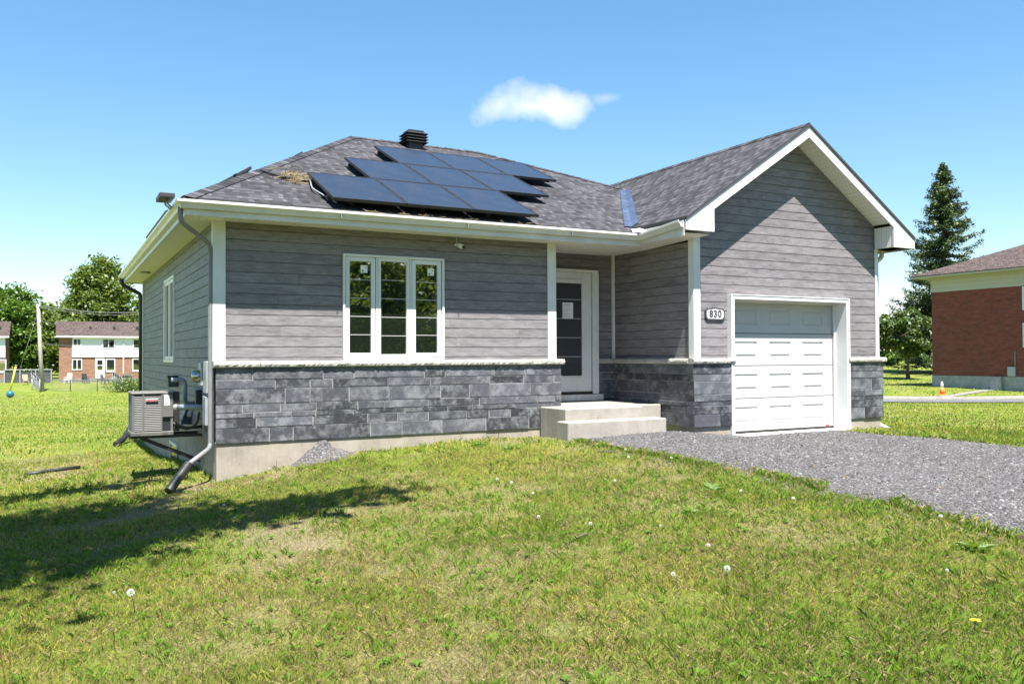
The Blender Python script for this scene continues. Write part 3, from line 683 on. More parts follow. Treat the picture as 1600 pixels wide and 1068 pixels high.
# downspouts
spout_m = grime(mat('grey_spout', (.17, .175, .18), .4), (.17, .175, .18), .2, 5, 0)
def spout(pts, w_=.07):
    mb = MB()
    for a, b in zip(pts, pts[1:]): mb.tube([a, b], w_/2*1.2, 6)
    return mb.build('downspout', gutterm, house)
def bend(pts, n=5):
    P = [Vector(p) for p in pts]; out = [P[0]]
    for a, b, c in zip(P, P[1:], P[2:]):
        r = min(.12, (b-a).length*.45, (c-b).length*.45); s_, e = b+(a-b).normalized()*r, b+(c-b).normalized()*r
        for k in range(n+1): t_ = k/n; out.append(s_*(1-t_)**2+b*2*t_*(1-t_)+e*t_**2)
    return out+[P[-1]]
def pipe(pts, rad, name, m, parent, n=8): return MB().tube(bend(pts), rad, n).build(name, m, parent)
ds = pipe([(-.475, -.36, 1.90), (-.475, -.36, 1.72), (-.075, .05, 1.52), (-.055, .07, 1.40), (-.055, .07, -1.08), (-.085, -.0, -1.12), (-.40, -.30, -1.29)], .031, 'downspout', spout_m, house)
def corrugated(pts, r, name, parent):
    P = bend(pts, 8); Q = [P[0]]
    for a, b in zip(P, P[1:]):
        m = max(1, int((b-a).length/.014)); Q += [a+(b-a)*(k+1)/m for k in range(m)]
    return MB().tube(Q, [r*(1 if (k//1) % 2 else .84) for k in range(len(Q))], 10).build(name, black_plastic, parent)
corrugated([(-.36, -.27, -1.265), (-.47, -.38, -1.38), (-.62, -.52, -1.55)], .06, 'drain_hose', ds)
ds2 = pipe([(-.475, 10.2, 1.90), (-.475, 10.2, 1.75), (-.07, 10.3, 1.55), (-.06, 10.3, 1.4), (-.06, 10.3, -1.85)], .045, 'downspout', dark_metal, house)
ds3 = pipe([(11.52, -.95, 1.95), (11.52, -.95, 1.83), (11.24, -.95, 1.65), (11.22, -.95, 1.5), (11.22, -.95, -1.1), (11.25, -1.02, -1.2), (11.27, -1.32, -1.30)], .042, 'downspout', gutterm, house)

# roof vent: stacked flared louvres
vx, vyy = 4.60, 4.72; vz = ZE+PF*(vyy+EO)
mb = MB(); mb.box(vx-.15, vyy-.15, vz-.15, vx+.15, vyy+.15, vz+.30)
rv = mb.build('roof_vent', dark_metal, main_roof)
mb = MB()
for k in range(4):
    z = vz+.07+k*.058; a, b = .155, .235
    for (ax, ay, bx, by) in ((-1, -1, 1, -1), (1, -1, 1, 1), (1, 1, -1, 1), (-1, 1, -1, -1)):
        mb.face([(vx+ax*b, vyy+ay*b, z), (vx+bx*b, vyy+by*b, z), (vx+bx*a, vyy+by*a, z+.05), (vx+ax*a, vyy+ay*a, z+.05)])
        mb.face([(vx+ax*a, vyy+ay*a, z+.043), (vx+bx*a, vyy+by*a, z+.043), (vx+bx*b, vyy+by*b, z-.006), (vx+ax*b, vyy+ay*b, z-.006)])
        mb.face([(vx+ax*b, vyy+ay*b, z-.006), (vx+bx*b, vyy+by*b, z-.006), (vx+bx*b, vyy+by*b, z), (vx+ax*b, vyy+ay*b, z)])
mb.build('louvre', dark_metal, rv)
MB().box(vx-.165, vyy-.165, vz+.30, vx+.165, vyy+.165, vz+.315).build('lid', dark_metal, rv)

# windows -----------------------------------------------------------
def frame_y(mb, x0, x1, z0, z1, t, y0, y1):
    mb.box(x0, y0, z0, x0+t, y1, z1); mb.box(x1-t, y0, z0, x1, y1, z1); mb.box(x0+t, y0, z0, x1-t, y1, z0+t); mb.box(x0+t, y0, z1-t, x1-t, y1, z1)
muntin_m = mat('muntin_grey', (.42, .42, .42), .4)
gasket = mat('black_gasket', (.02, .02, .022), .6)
wf = frame = MB(); frame_y(wf, 1.695, 3.225, .004, 1.485, .032, .03, .13)
for xm in (2.19, 2.705): wf.box(xm-.012, .05, .036, xm+.012, .12, 1.453)
win = wf.build('front_window', vinyl, house, bevel=.003)
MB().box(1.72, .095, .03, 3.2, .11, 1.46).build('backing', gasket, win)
for i, (a, b, z0, z1) in enumerate(((1.737, 2.168, .045, 1.447), (2.208, 2.687, .038, 1.452), (2.723, 3.183, .045, 1.447))):
    t_ = .058 if i != 1 else .045
    mb = MB(); frame_y(mb, a, b, z0, z1, t_, .052, .094)
    sa = mb.build('sash', vinyl, win, bevel=.004)
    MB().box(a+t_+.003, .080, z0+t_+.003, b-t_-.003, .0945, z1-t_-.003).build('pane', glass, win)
    mb = MB(); gz0, gz1 = z0+t_, z1-t_
    for k in range(1, 5): z = gz0+(gz1-gz0)*k/5; mb.box(a+t_, .0775, z-.0045, b-t_, .0795, z+.0045)
    mb.build('muntin', muntin_m, win, split=True)
    if i != 1:
        sx = b-t_-.045-.055; sz = gz1-.10; mb = MB(); mb.box(sx-.05, .0765, sz-.055, sx+.05, .079, sz+.05)
        st = mb.build('sticker', paper, win); mb = MB()
        for (u_, v_, r_) in ((-.022, -.028, .012), (.028, .022, .007)): mb.box(sx+u_-r_, .0757, sz+v_-r_, sx+u_+r_, .0763, sz+v_+r_*.7)
        mb.build('print', ink, win, split=True)
# side window, faces left
def frame_x(mb, y0, y1, z0, z1, t, x0, x1):
    mb.box(x0, y0, z0, x1, y0+t, z1); mb.box(x0, y1-t, z0, x1, y1, z1); mb.box(x0, y0+t, z0, x1, y1-t, z0+t); mb.box(x0, y0+t, z1-t, x1, y1-t, z1)
mb = MB(); frame_x(mb, 4.2, 5.68, -.03, 1.48, .045, -.04, .06); mb.box(-.03, 4.91, .015, .05, 4.96, 1.435); sw = mb.build('side_window', vinyl, house, bevel=.003)
for a, b in ((4.25, 4.905), (4.965, 5.63)):
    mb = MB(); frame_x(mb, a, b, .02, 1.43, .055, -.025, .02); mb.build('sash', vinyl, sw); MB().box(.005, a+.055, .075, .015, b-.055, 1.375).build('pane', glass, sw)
door_glass = mat('door_glass', (.042, .046, .05), .03, 0, .5)
# entry door ----------------------------------------------------------
mb = MB(); mb.box(5.36, .955, -.615, 5.48, 1.07, 1.50); mb.box(6.455, .955, -.615, 6.57, 1.07, 1.50); mb.box(5.36, .955, 1.50, 6.57, 1.07, 1.545)
door = mb.build('entry_door', white, house, bevel=.004)
mb = MB(); frame_y(mb, 5.49, 6.445, -.565, 1.497, .19, 1.01, 1.05); mb.box(5.68, 1.011, -.375, 6.255, 1.049, -.30)
mb.build('door_slab', white, door, bevel=.003)
mb = MB(); frame_y(mb, 5.665, 6.27, -.315, 1.375, .022, 1.0, 1.0095); mb.build('glazing_bead', white, door, bevel=.003)
MB().box(5.687, 1.020, -.293, 6.248, 1.03, 1.353).build('pane', door_glass, door)
mb = MB()
for k in range(1, 5): z = -.293+1.646*k/5; mb.box(5.687, 1.0145, z-.005, 6.248, 1.0185, z+.005)
mb.build('muntin', muntin_m, door, split=True)
MB().box(5.48, .99, -.615, 6.455, 1.06, -.57).build('threshold', dark_metal, door)
mb = MB(); mb.box(5.545, .985, .64, 5.60, 1.008, .86); mb.tube([(5.572, .985, .72), (5.572, .955, .72), (5.70, .95, .72)], .013, 8); mb.lathe([(.026, 0), (.026, .02)], (5.572, .985, .83)); mb.build('handle', black_plastic, door)
sill_m = concrete_mat('sill_stone', (.62, .60, .56), False)
MB().box(5.25, .915, -.725, 6.64, 1.06, -.617).build('door_sill', sill_m, house, bevel=.006)
t_ = thing('notice', 'white paper notice taped on the entry door glass', 'notice', (5.96, 1.012, .69))
MB().box(5.86, 1.0105, .69, 6.075, 1.0125, .97).build('sheet', paper, t_)
mb = MB(); rnd = random.Random(3)
for k in range(13):
    if k in (3, 8): continue
    z = .94-k*.018; mb.box(5.88, 1.0095, z, 5.88+rnd.uniform(.09, .175), 1.0101, z+.005)
mb.build('print', mat('grey_print', (.35, .35, .36), .8), t_)
# garage door ------------------------------------------------------------
mb = MB(); mb.box(7.645, -1.212, -1.25, 7.70, -.80, 1.005); mb.box(10.27, -1.212, -1.25, 10.325, -.80, 1.005); mb.box(7.70, -1.212, .945, 10.27, -.80, 1.005)
mb.box(7.63, -1.222, -1.24, 7.655, -1.10, 1.02); mb.box(10.315, -1.222, -1.24, 10.34, -1.10, 1.02); mb.box(7.655, -1.222, 1.005, 10.315, -1.10, 1.02)
gfr = mb.build('garage_frame', white, house, bevel=.003)
mb = MB(); mb.box(10.235, -.97, -1.24, 10.268, -.935, .942); mb.box(7.702, -.97, -1.24, 7.735, -.935, .942); mb.box(7.74, -.97, .915, 10.23, -.935, .942); mb.build('weather_strip', vinyl, gfr)
gd_m = mat('garage_door_paint', (.42, .42, .425), .38); nt = gd_m.node_tree; grime(gd_m, (.42, .42, .425), .07, 1.5, 0); bump(gd_m, noise(nt, vec(nt, 'Object', (1, 1, 6)), 40, 3), .08, .002)
garage = MB(); y = -.92; hs_ = .5375; gx0, gx1 = 7.705, 10.265
for k in range(4):
    z0 = -1.20+k*hs_; z1 = z0+hs_-.006; zs = [z0, z0+.006, z0+.135, z1-.135, z1-.006, z1]
    cols = [gx0]+[e for c in range(3) for e in (gx0+.26+.77*c, gx0+.76+.77*c)]+[gx1]
    garage.face([(gx0, y+.012, z0), (gx1, y+.012, z0), (gx1, y, z0+.006), (gx0, y, z0+.006)]); garage.face([(gx0, y, z1-.006), (gx1, y, z1-.006), (gx1, y+.012, z1), (gx0, y+.012, z1)])
    garage.face([(gx0, y, z0+.006), (gx1, y, z0+.006), (gx1, y, z0+.135), (gx0, y, z0+.135)]); garage.face([(gx0, y, z1-.135), (gx1, y, z1-.135), (gx1, y, z1-.006), (gx0, y, z1-.006)])
    for ci in range(len(cols)-1):
        a, b, c0, c1 = cols[ci], cols[ci+1], z0+.135, z1-.135
        if ci % 2 == 0: garage.face([(a, y, c0), (b, y, c0), (b, y, c1), (a, y, c1)])
        else:
            Rr = lambda i, d: [(a+i, y+d, c0+i), (b-i, y+d, c0+i), (b-i, y+d, c1-i), (a+i, y+d, c1-i)]
            rings = [Rr(0, 0), Rr(.012, .014), Rr(.022, .014), Rr(.052, .002)]
            for p, q in zip(rings, rings[1:]):
                for e in range(4): f_ = (e+1) % 4; garage.face([p[e], p[f_], q[f_], q[e]])
            garage.face(rings[-1])
gdoor = garage.build('garage_door', gd_m, house)
MB().box(7.71, -.925, -1.232, 10.26, -.90, -1.202).build('bottom_seal', black_plastic, gdoor)
mb = MB(); mb.box(10.06, -.929, -1.19, 10.13, -.9195, -1.165); mb.build('handle', mat('red_plastic', (.5, .05, .04), .5), gdoor)
MB().box(7.662, -1.23, -1.45, 10.328, -.80, -1.238).build('garage_sill', concrete_mat('painted_sill', (.66, .65, .62), False), house)
# soffit light on the left eave
MB().lathe([(.10, 0), (.11, .02), (.09, .03)], (-.2, 7.6, ZS-.032)).build('soffit_light', steel, house)

# entry steps -----------------------------------------------------------
t_ = thing('entry_steps', 'two-tier poured concrete steps at the front door', 'steps', (5.5, -.5, -1.2))
mb = MB(); mb.box(4.81, -.765, -1.32, 6.22, -.02, -.735, skip='-z'); mb.box(5.21, -.019, -1.32, 6.875, .98, -.737); mb.box(6.222, -.40, -1.3, 6.86, -.0195, -.74)
mb.build('landing', step_concrete, t_, bevel=.012)
MB().box(4.655, -1.085, -1.32, 6.43, -.767, -.905).build('lower_step', step_concrete, t_, bevel=.014)
# house number sign -----------------------------------------------------
t_ = thing('house_number_sign', 'white house number plaque 830 with black rim beside garage door', 'sign', (7.355, -1.15, .70))
def plaque(x0, x1, z0, z1, nx_, y0, y1):
    pts = []; cx, cz = (x0+x1)/2, (z0+z1)/2; a, b = (x1-x0)/2, (z1-z0)/2
    out = [(-a, -b*.62), (-a*.90, -b*.72), (-a*.82, -b), (a*.82, -b), (a*.90, -b*.72), (a, -b*.62), (a, b*.55), (a*.90, b*.66), (a*.80, b*.86), (a*.5, b*.86), (a*.25, b), (-a*.25, b), (-a*.5, b*.86), (-a*.80, b*.86), (-a*.90, b*.66), (-a, b*.55)]
    return MB().prism([(cx+u, y0, cz+v) for u, v in out], (0, y1-y0, 0))
plaque(7.155, 7.555, .60, .80, 0, -1.152, -1.128).build('rim', ink, t_)
plaque(7.180, 7.530, .623, .777, 0, -1.156, -1.1525).build('plate', mat('plaque_white', (.5, .5, .5), .4), t_)
def text(body, size, loc, rot, depth, m, name, parent, spacing=1.0, bold=.0):
    cu = bpy.data.curves.new(name, 'FONT'); cu.body = body; cu.size = size; cu.extrude = depth; cu.align_x = 'CENTER'; cu.align_y = 'CENTER'; cu.space_character = spacing; cu.bevel_depth = bold; cu.bevel_resolution = 0
    o = bpy.data.objects.new(name, cu); COL.objects.link(o); bpy.context.view_layer.update()
    me = bpy.data.meshes.new_from_object(o.evaluated_get(bpy.context.evaluated_depsgraph_get())); bpy.data.objects.remove(o)
    n = bpy.data.objects.new(name, me); COL.objects.link(n); me.materials.clear(); me.materials.append(m); n.parent = parent
    n.location = Vector(loc)-wloc(parent); n.rotation_euler = rot; return n
text('830', .150, (7.355, -1.157, .698), (R_(90), 0, 0), .002, ink, 'numerals', t_, 1.15, .004)
# security camera --------------------------------------------------------
t_ = thing('security_camera', 'small white security camera above and right of the front window', 'camera', (3.43, .06, 1.70))
mb = MB(); mb.lathe([(.038, 0), (.04, .015), (.03, .03)], (3.43, .045, 1.69)); mb.tube([(3.43, .06, 1.72), (3.44, .0, 1.70)], .022, 8); mb.build('mount', vinyl, t_)
mb = MB(); mb.tube([(3.435, .01, 1.70), (3.475, -.09, 1.66)], .034, 12); mb.build('body', vinyl, t_)
MB().tube([(3.4745, -.088, 1.6605), (3.479, -.098, 1.656)], .028, 12).build('lens', black_plastic, t_)
MB().tube([(3.43, .05, 1.72), (3.43, .05, 1.83)], .004, 5).build('cable', vinyl, t_)

# ================================================================== SOLAR PANELS
def solar_glass():
    m = mat('solar_glass', (.018, .026, .060), .16, 0, .5); nt = m.node_tree; uv = vec(nt)
    sp = N(nt, 'ShaderNodeSeparateXYZ'); nt.links.new(uv, sp.inputs[0])
    g = [math_(nt, 'LESS_THAN', math_(nt, 'FRACT', math_(nt, 'DIVIDE', sp.outputs[i], .165)), .02) for i in (0, 1)]
    ln = math_(nt, 'MAXIMUM', g[0], g[1]); n = noise(nt, uv, 3, 7, .7)
    c = ramp(nt, n, [(.35, (.016, .018, .026)), (.6, (.024, .027, .037)), (.8, (.048, .051, .060))])
    setcol(m, mixc(nt, math_(nt, 'MULTIPLY', ln, .35), c, (.02, .024, .04)))
    nt.links.new(ramp(nt, n, [(.3, (.16, .16, .16)), (.75, (.34, .34, .34))]), nt.nodes['Principled BSDF'].inputs['Roughness']); return m
sg = solar_glass()
PWD, PLN = 1.045, 1.475
def make_panel(label, grp):
    t = thing('solar_panel', label, 'solar panel', group=grp)
    mb = MB(); a, b = PWD-.012, PLN-.012
    for bx in ((0, 0, .0, a, .022, .04), (0, b-.022, 0, a, b, .04), (0, .022, 0, .022, b-.022, .04), (a-.022, .022, 0, a, b-.022, .04)): mb.box(bx[0], bx[1], bx[2], bx[3], bx[4], bx[5])
    mb.box(.022, .022, .004, a-.022, b-.022, .01); mb.build('frame', dark_metal, t, local=True)
    MB().box(.022, .022, .012, a-.022, b-.022, .036).build('glass', sg, t, local=True)
    mb = MB()
    for yy in (.28, 1.18):
        mb.box(-.01, yy-.02, -.075, a+.01, yy+.02, -.004); mb.box(.3, yy-.03, -.125, .36, yy+.03, -.0745)
    mb.build('mounting_rail', dark_metal, t, local=True, split=True)
    for yy in (.28, 1.18): MB().box(a-.006, yy-.025, .034, a+.018, yy+.025, .047).build('clamp', dark_metal, t, local=True)
    return t
angF = math.atan(PF); proto = None
pos = ('left', 'middle', 'right')
for r_, rowname in enumerate(('lowest row above the gutter', 'middle row', 'top row near the ridge')):
    for c_i in range(3):
        x = 1.40+PWD*(r_*.93+c_i)
        yb = -.50+r_*PLN*math.cos(angF); zb = ZE+PF*(yb+EO)+.128
        lab = 'dark blue solar panel, %s one of the three in the %s' % (pos[c_i], rowname)
        if proto is None: proto = make_panel(lab, 'solar panels on the front roof slope'); t = proto
        else: t = dup(proto); t['label'] = lab
        t.location = (x, yb, zb); t.rotation_euler = (angF, 0, 0)
angL = math.atan(PL)
# panels on the left roof slope, whose top edges peek over the hip
def left_panel(xe, y0, lab):
    t = dup(proto); t['label'] = lab; t['group'] = 'solar panels on the left roof slope'
    zz = ZE+PL*(xe+EO)+.128
    ux = Vector((0, -1, 0)); uy = Vector((math.cos(angL), 0, math.sin(angL))); uz = ux.cross(uy)
    t.rotation_euler = Matrix((ux, uy, uz)).transposed().to_euler(); t.location = (xe, y0, zz)
lc = PLN*math.cos(angL)
for k in range(3): left_panel(.86-lc, 1.98+PWD*(k+1), 'solar panel on the left roof slope, %s in the lower row' % ('nearest', 'second', 'farthest')[k])
for k in range(3): left_panel(2.28-lc, 4.42+PWD*(k+1), 'solar panel on the left roof slope, %s in the upper row' % ('nearest', 'second', 'farthest')[k])
# conduit and twig nest beside the panels
def rz(x, y): return min(ZE+PF*(y+EO), ZE+PL*(x+EO))
pipe([(x, y, rz(x, y)+.03) for x, y in ((.62, 1.55), (.80, 1.28), (1.02, .98), (1.22, .86), (1.45, .84))], .017, 'roof_conduit', black_plastic, None)
tag(bpy.data.objects['roof_conduit'], 'black cable conduit crossing the roof beside the solar panels', 'conduit')
pipe([(1.42, .75, 2.64), (1.34, .35, 2.42), (1.40, .0, 2.27), (1.5, -.3, 2.12)], .010, 'panel_cable', pvc, None); tag(bpy.data.objects['panel_cable'], 'pale cable hanging along the lowest left solar panel', 'cable')
mb = MB(); rnd = random.Random(5)
for k in range(100):
    a = rnd.uniform(0, 6.28); r0 = rnd.gauss(0, .12); cx, cy = 1.20+r0*math.cos(a)*1.5, .88+rnd.gauss(0, .09); L = rnd.uniform(.10, .34); th = rnd.gauss(.2, .8)
    p = Vector((cx, cy, rz(cx, cy)+rnd.uniform(.0, .10))); d = Vector((math.cos(th), math.sin(th), rnd.uniform(-.15, .45)))*L
    q = p+d; q.z = max(q.z, rz(q.x, q.y)+.005); mb.tube([p, (p+q)/2+Vector((rnd.uniform(-.02, .02),)*3), q], [.005, .004, .002], 3, False)
tag(mb.build('twig_nest', grime(mat('straw', (.24, .185, .10), .9), (.24, .185, .10), .5, 30, 0), None), 'messy clump of straw and twigs beside the solar panels', 'nest')
mb = MB()
for k in range(60):
    x = rnd.uniform(1.6, 5.2); y = rnd.uniform(-.50, -.40); L = rnd.uniform(.04, .16); th = rnd.uniform(0, 6.28); z = 1.995+rnd.uniform(0, .02)
    mb.tube([(x, y, z), (x+L*math.cos(th), y+.03*math.sin(th), z+rnd.uniform(-.005, .04))], .003, 3, False)
tag(mb.build('gutter_debris', bpy.data.materials['straw'], None), 'loose straw bits caught in the front gutter', 'debris', kind='stuff')
# floodlight at the left eave corner
t_ = thing('floodlight', 'dark rectangular floodlight on a bracket at the left eave corner', 'floodlight', (-.55, -.1, 1.95))
MB().box(-.70, -.22, 2.03, -.52, .22, 2.09).build('head', mat('lamp_grey', (.035, .035, .04), .5), t_, bevel=.008)
mb = MB(); mb.tube([(-.60, -.05, 2.03), (-.60, -.05, 1.99), (-.535, -.05, 1.93)], .012, 6); mb.tube([(-.60, .1, 2.03), (-.60, .1, 1.99), (-.535, .08, 1.93)], .012, 6); mb.build('bracket', steel, t_, split=True)

# ================================================================== SERVICES ON THE LEFT WALL
ac_m = grime(mat('taupe_paint', (.118, .115, .110), .5), (.118, .115, .110), .12, 4, 0)
t_ = thing('heat_pump', 'taupe outdoor heat pump with louvred front on a wall bracket', 'heat pump', (-.66, 1.3, -.99))
ax0, ax1, ay0, ay1, az0, az1 = -.915, -.40, 1.0, 1.62, -.975, -.415
mb = MB(); mb.box(ax0+.02, ay0+.02, az0+.02, ax1-.02, ay1-.02, az1-.02); mb.build('core', dark_metal, t_)
mb = MB()
for (x, y_) in ((ax0, ay0), (ax0, ay1-.03), (ax1-.03, ay0), (ax1-.03, ay1-.03)): mb.box(x, y_, az0, x+.03, y_+.03, az1-.03)
mb.box(-.785, ay0-.004, az0+.03, -.765, ay0+.015, az1-.03); mb.box(-.555, ay0, az0+.03, -.535, ay0+.012, az1-.03)
mb.build('casing', ac_m, t_)
MB().box(ax0-.01, ay0-.01, az1-.03, ax1+.01, ay1+.01, az1).build('lid', ac_m, t_, bevel=.01)
MB().box(ax0-.008, ay0-.008, az0-.03, ax1+.008, ay1+.008, az0+.025).build('base_pan', ac_m, t_, bevel=.006)
mb = MB()
for k in range(20):
    z = az0+.045+k*.0238
    for a, b in ((ax0+.03, -.785), (-.765, -.555)): mb.face([(a, ay0+.004, z), (b, ay0+.004, z), (b, ay0+.018, z+.016), (a, ay0+.018, z+.016)]); mb.face([(a, ay0+.004, z-.004), (b, ay0+.004, z-.004), (b, ay0+.004, z), (a, ay0+.004, z)])
    mb.face([(ax0+.004, ay1-.03, z), (ax0+.004, ay0+.03, z), (ax0+.018, ay0+.03, z+.016), (ax0+.018, ay1-.03, z+.016)])
mb.build('louvre', ac_m, t_)
MB().box(-.535, ay0-.012, -.76, ax1+.005, ay0+.10, az1-.032).build('control_cover', ac_m, t_, bevel=.008)
MB().box(ax1+.008, ay0+.004, az0+.02, ax1+.085, ay0+.35, az1-.004).build('side_cover', black_plastic, t_, bevel=.008)
MB().box(-.512, ay0-.015, -.60, -.442, ay0-.0125, -.46).build('data_label', paper, t_); MB().box(-.497, ay0-.0165, -.583, -.478, ay0-.0155, -.57).build('print', ink, t_, split=True)
bd = MB().box(-.745, ay0-.012, -.545, -.59, ay0+.003, -.505).build('badge', mat('badge_silver', (.55, .5, .48), .35, .5), t_, bevel=.005)
text('LENNOX', .034, (-.667, ay0-.0135, -.525), (R_(90), 0, 0), .0006, mat('badge_red', (.42, .03, .04), .5), 'lettering', t_, 1.05, .001)
mb = MB(); mb.bar((-.95, 1.10, az0-.05), (-.0, 1.10, az0-.05), .035, .04); mb.bar((-.95, 1.55, az0-.05), (-.0, 1.55, az0-.05), .035, .04)
for yy in (1.10, 1.55): mb.bar((-.80, yy, az0-.07), (-.03, yy, -1.40), .03, .03); mb.bar((-.025, yy, az0-.03), (-.025, yy, -1.45), .04, .03)
mb.build('wall_bracket', dark_metal, t_, split=True)
mb = MB(); mb.tube(bend([(ax1-.05, 1.05, -.80), (ax1+.05, 1.0, -.88), (-.2, .95, -.92), (-.03, .95, -.90)]), .02, 6); mb.tube(bend([(ax1-.02, 1.1, -.88), (-.2, 1.0, -.94), (-.10, .9, -.86), (-.08, .85, -.70)]), .016, 6); mb.build('refrigerant_line', black_plastic, t_, split=True)
# loose drain pipe on the lawn
t2 = pipe([(-1.45, 4.6, g1(-1.45, 4.6)+.04), (-1.9, 4.5, g1(-1.9, 4.5)+.04), (-2.25, 4.35, g1(-2.25, 4.35)+.03)], .03, 'drain_pipe', black_plastic, None); tag(t2, 'dark drain pipe lying on the lawn left of the heat pump', 'pipe')
# electricity meter
t_ = thing('electric_meter', 'round glass electric meter on grey box at the left wall corner', 'meter', (-.1, .5, -.8))
MB().box(-.11, .52, -.33, -.014, .76, -.02).build('meter_base', steel, t_, bevel=.01)
mb = MB(); pts = []
for r_, d in ((.085, 0), (.085, .05), (.07, .09), (0.02, .10)): pts.append((r_, d))
n_ = 14; rings = [[(-.111-d, .64+r_*math.cos(6.2832*k/n_), -.20+r_*math.sin(6.2832*k/n_)) for k in range(n_)] for r_, d in pts]
for a, b in zip(rings, rings[1:]):
    for k in range(n_): mb.face([a[k], a[(k+1) % n_], b[(k+1) % n_], b[k]], smooth=True)
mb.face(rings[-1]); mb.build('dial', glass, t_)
MB().box(-.09, .17, -.42, -.014, .46, .0).build('service_box', steel, t_, bevel=.008)
MB().box(-.10, .20, -.84, -.014, .44, -.46).build('disconnect', pvc, t_, bevel=.008)
mb = MB(); mb.tube([(-.05, .64, -.33), (-.05, .64, -.95)], .02, 8); mb.tube([(-.05, .30, -.42), (-.05, .30, -.46)], .022, 8); mb.tube(bend([(-.05, .13, -.30), (-.05, .13, -.55), (-.05, .2, -.6)]), .016, 8); mb.build('conduit', pvc, t_, split=True)
t_ = thing('vent_pipe', 'grey plastic vent pipes elbowed out of the left wall', 'pipe', (-.1, 1.2, -.7))
pipe([(-.01, 1.75, -.62), (-.15, 1.75, -.62), (-.15, 1.75, -.27), (-.34, 1.75, -.27)], .032, 'riser', pvc, t_)
pipe([(-.01, .75, -.62), (-.12, .75, -.62), (-.36, .85, -.62)], .036, 'exhaust', pvc, t_); MB().tube([(-.36, .85, -.62), (-.40, .867, -.62)], .038, 10).build('end_cap', white, t_)
pipe([(-.12, .78, -.62), (-.2, .80, -.66), (-.22, .80, -.75)], .03, 'elbow', pvc, t_)
t_ = thing('outlet_box', 'small dark box mounted between meter and vent pipes', 'box', (-.05, 1.15, -.6)); mb = MB(); mb.box(-.10, 1.02, -.60, -.014, 1.14, -.40); mb.build('cover', dark_metal, t_, bevel=.008); MB().tube([(-.102, 1.08, -.43), (-.106, 1.08, -.43)], .018, 8).build('latch', steel, t_)
t_ = thing('dryer_vent', 'dark louvred vent hood low on left wall behind heat pump', 'vent', (-.05, 2.3, -.85)); mb = MB(); mb.prism([(-.014, 2.1, -.95), (-.014, 2.1, -.68), (-.10, 2.1, -.74), (-.17, 2.1, -.95)], (0, .36, 0)); mb.build('hood', mat('navy_plastic', (.06, .075, .12), .5), t_)
mb = MB()
for k in range(3): mb.box(-.175+.03*k, 2.09, -.9+.06*k, -.16+.03*k, 2.47, -.885+.06*k)
mb.build('slat', pvc, t_, split=True)
t_ = thing('hose_reel_box', 'small dark green box on the left wall above the heat pump', 'box', (-.1, 3.8, -.4)); MB().box(-.17, 3.7, -.44, -.014, 3.95, -.27).build('body', mat('green_plastic', (.03, .05, .045), .5), t_, bevel=.012); MB().box(-.18, 3.69, -.268, -.014, 3.96, -.25).build('lid', black_plastic, t_)

# gravel mound against the front wall
V = []; n = 46
xs = np.linspace(.55, 2.3, n); ys_ = np.linspace(-.5, .02, 16); Xm, Ym = np.meshgrid(xs, ys_)
hm = np.exp(-(np.abs(Xm-1.36)/.23)**1.5)*np.clip((Ym+.42)/.42, 0, 1)**1.3*.17*(.6+.8*fbm(Xm, Ym, 66, .22, 3)) + np.exp(-((Xm-1.45)/.40)**2)*np.clip((Ym+.42)/.42, 0, 1)*.09
Zm = gz(Xm.ravel(), Ym.ravel()).reshape(Xm.shape)-.03+hm*(.8+.5*fbm(Xm, Ym, 88, .12, 3)); kk = (np.arange(15)[:, None]*n+np.arange(n-1)[None]).ravel()
tag(npmesh('gravel_mound', np.c_[Xm.ravel(), Ym.ravel(), Zm.ravel()], np.c_[kk, kk+1, kk+1+n, kk+n], gravel_m), 'heap of dark gravel piled against the foundation under the window', 'gravel heap')

# ================================================================== VEGETATION
def leaf_cloud(P, size, seed, flat=0.0, aspect=1.0):
    """one small bent quad per point, randomly turned"""
    r = np.random.default_rng(seed); n = len(P)
    nrm = r.normal(size=(n, 3)); nrm[:, 2] = np.abs(nrm[:, 2])+flat; nrm /= np.linalg.norm(nrm, axis=1)[:, None]
    t = np.cross(nrm, r.normal(size=(n, 3))); t /= np.linalg.norm(t, axis=1)[:, None]; b = np.cross(nrm, t)
    s = (size*r.uniform(.6, 1.35, n))[:, None]; sa = s*aspect
    V = np.stack([P-t*s, P-b*sa*.6+nrm*s*.15, P+t*s, P+b*sa*.6+nrm*s*.15], 1).reshape(-1, 3)
    return V, np.arange(4*n).reshape(-1, 4)
def limbs(base, top, rad, ends, seed, mb=None):
    mb = mb or MB(); rnd = random.Random(seed); base, top = Vector(base), Vector(top)
    k = 6; pts = [base.lerp(top, i/k)+Vector((rnd.uniform(-1, 1), rnd.uniform(-1, 1), 0))*rad*.5*(i > 0) for i in range(k+1)]
    mb.tube(pts, [rad*1.35]+[rad*(1-.8*i/k) for i in range(1, k+1)], 8)
    for e in ends:
        e = Vector(e); j = rnd.randint(2, 5); s = pts[j]; m = s.lerp(e, .5)+Vector((0, 0, (e-s).length*.12))
        mb.tube([s, m, e], [rad*(.55-.06*j), rad*.25, rad*.07], 6)
    return mb
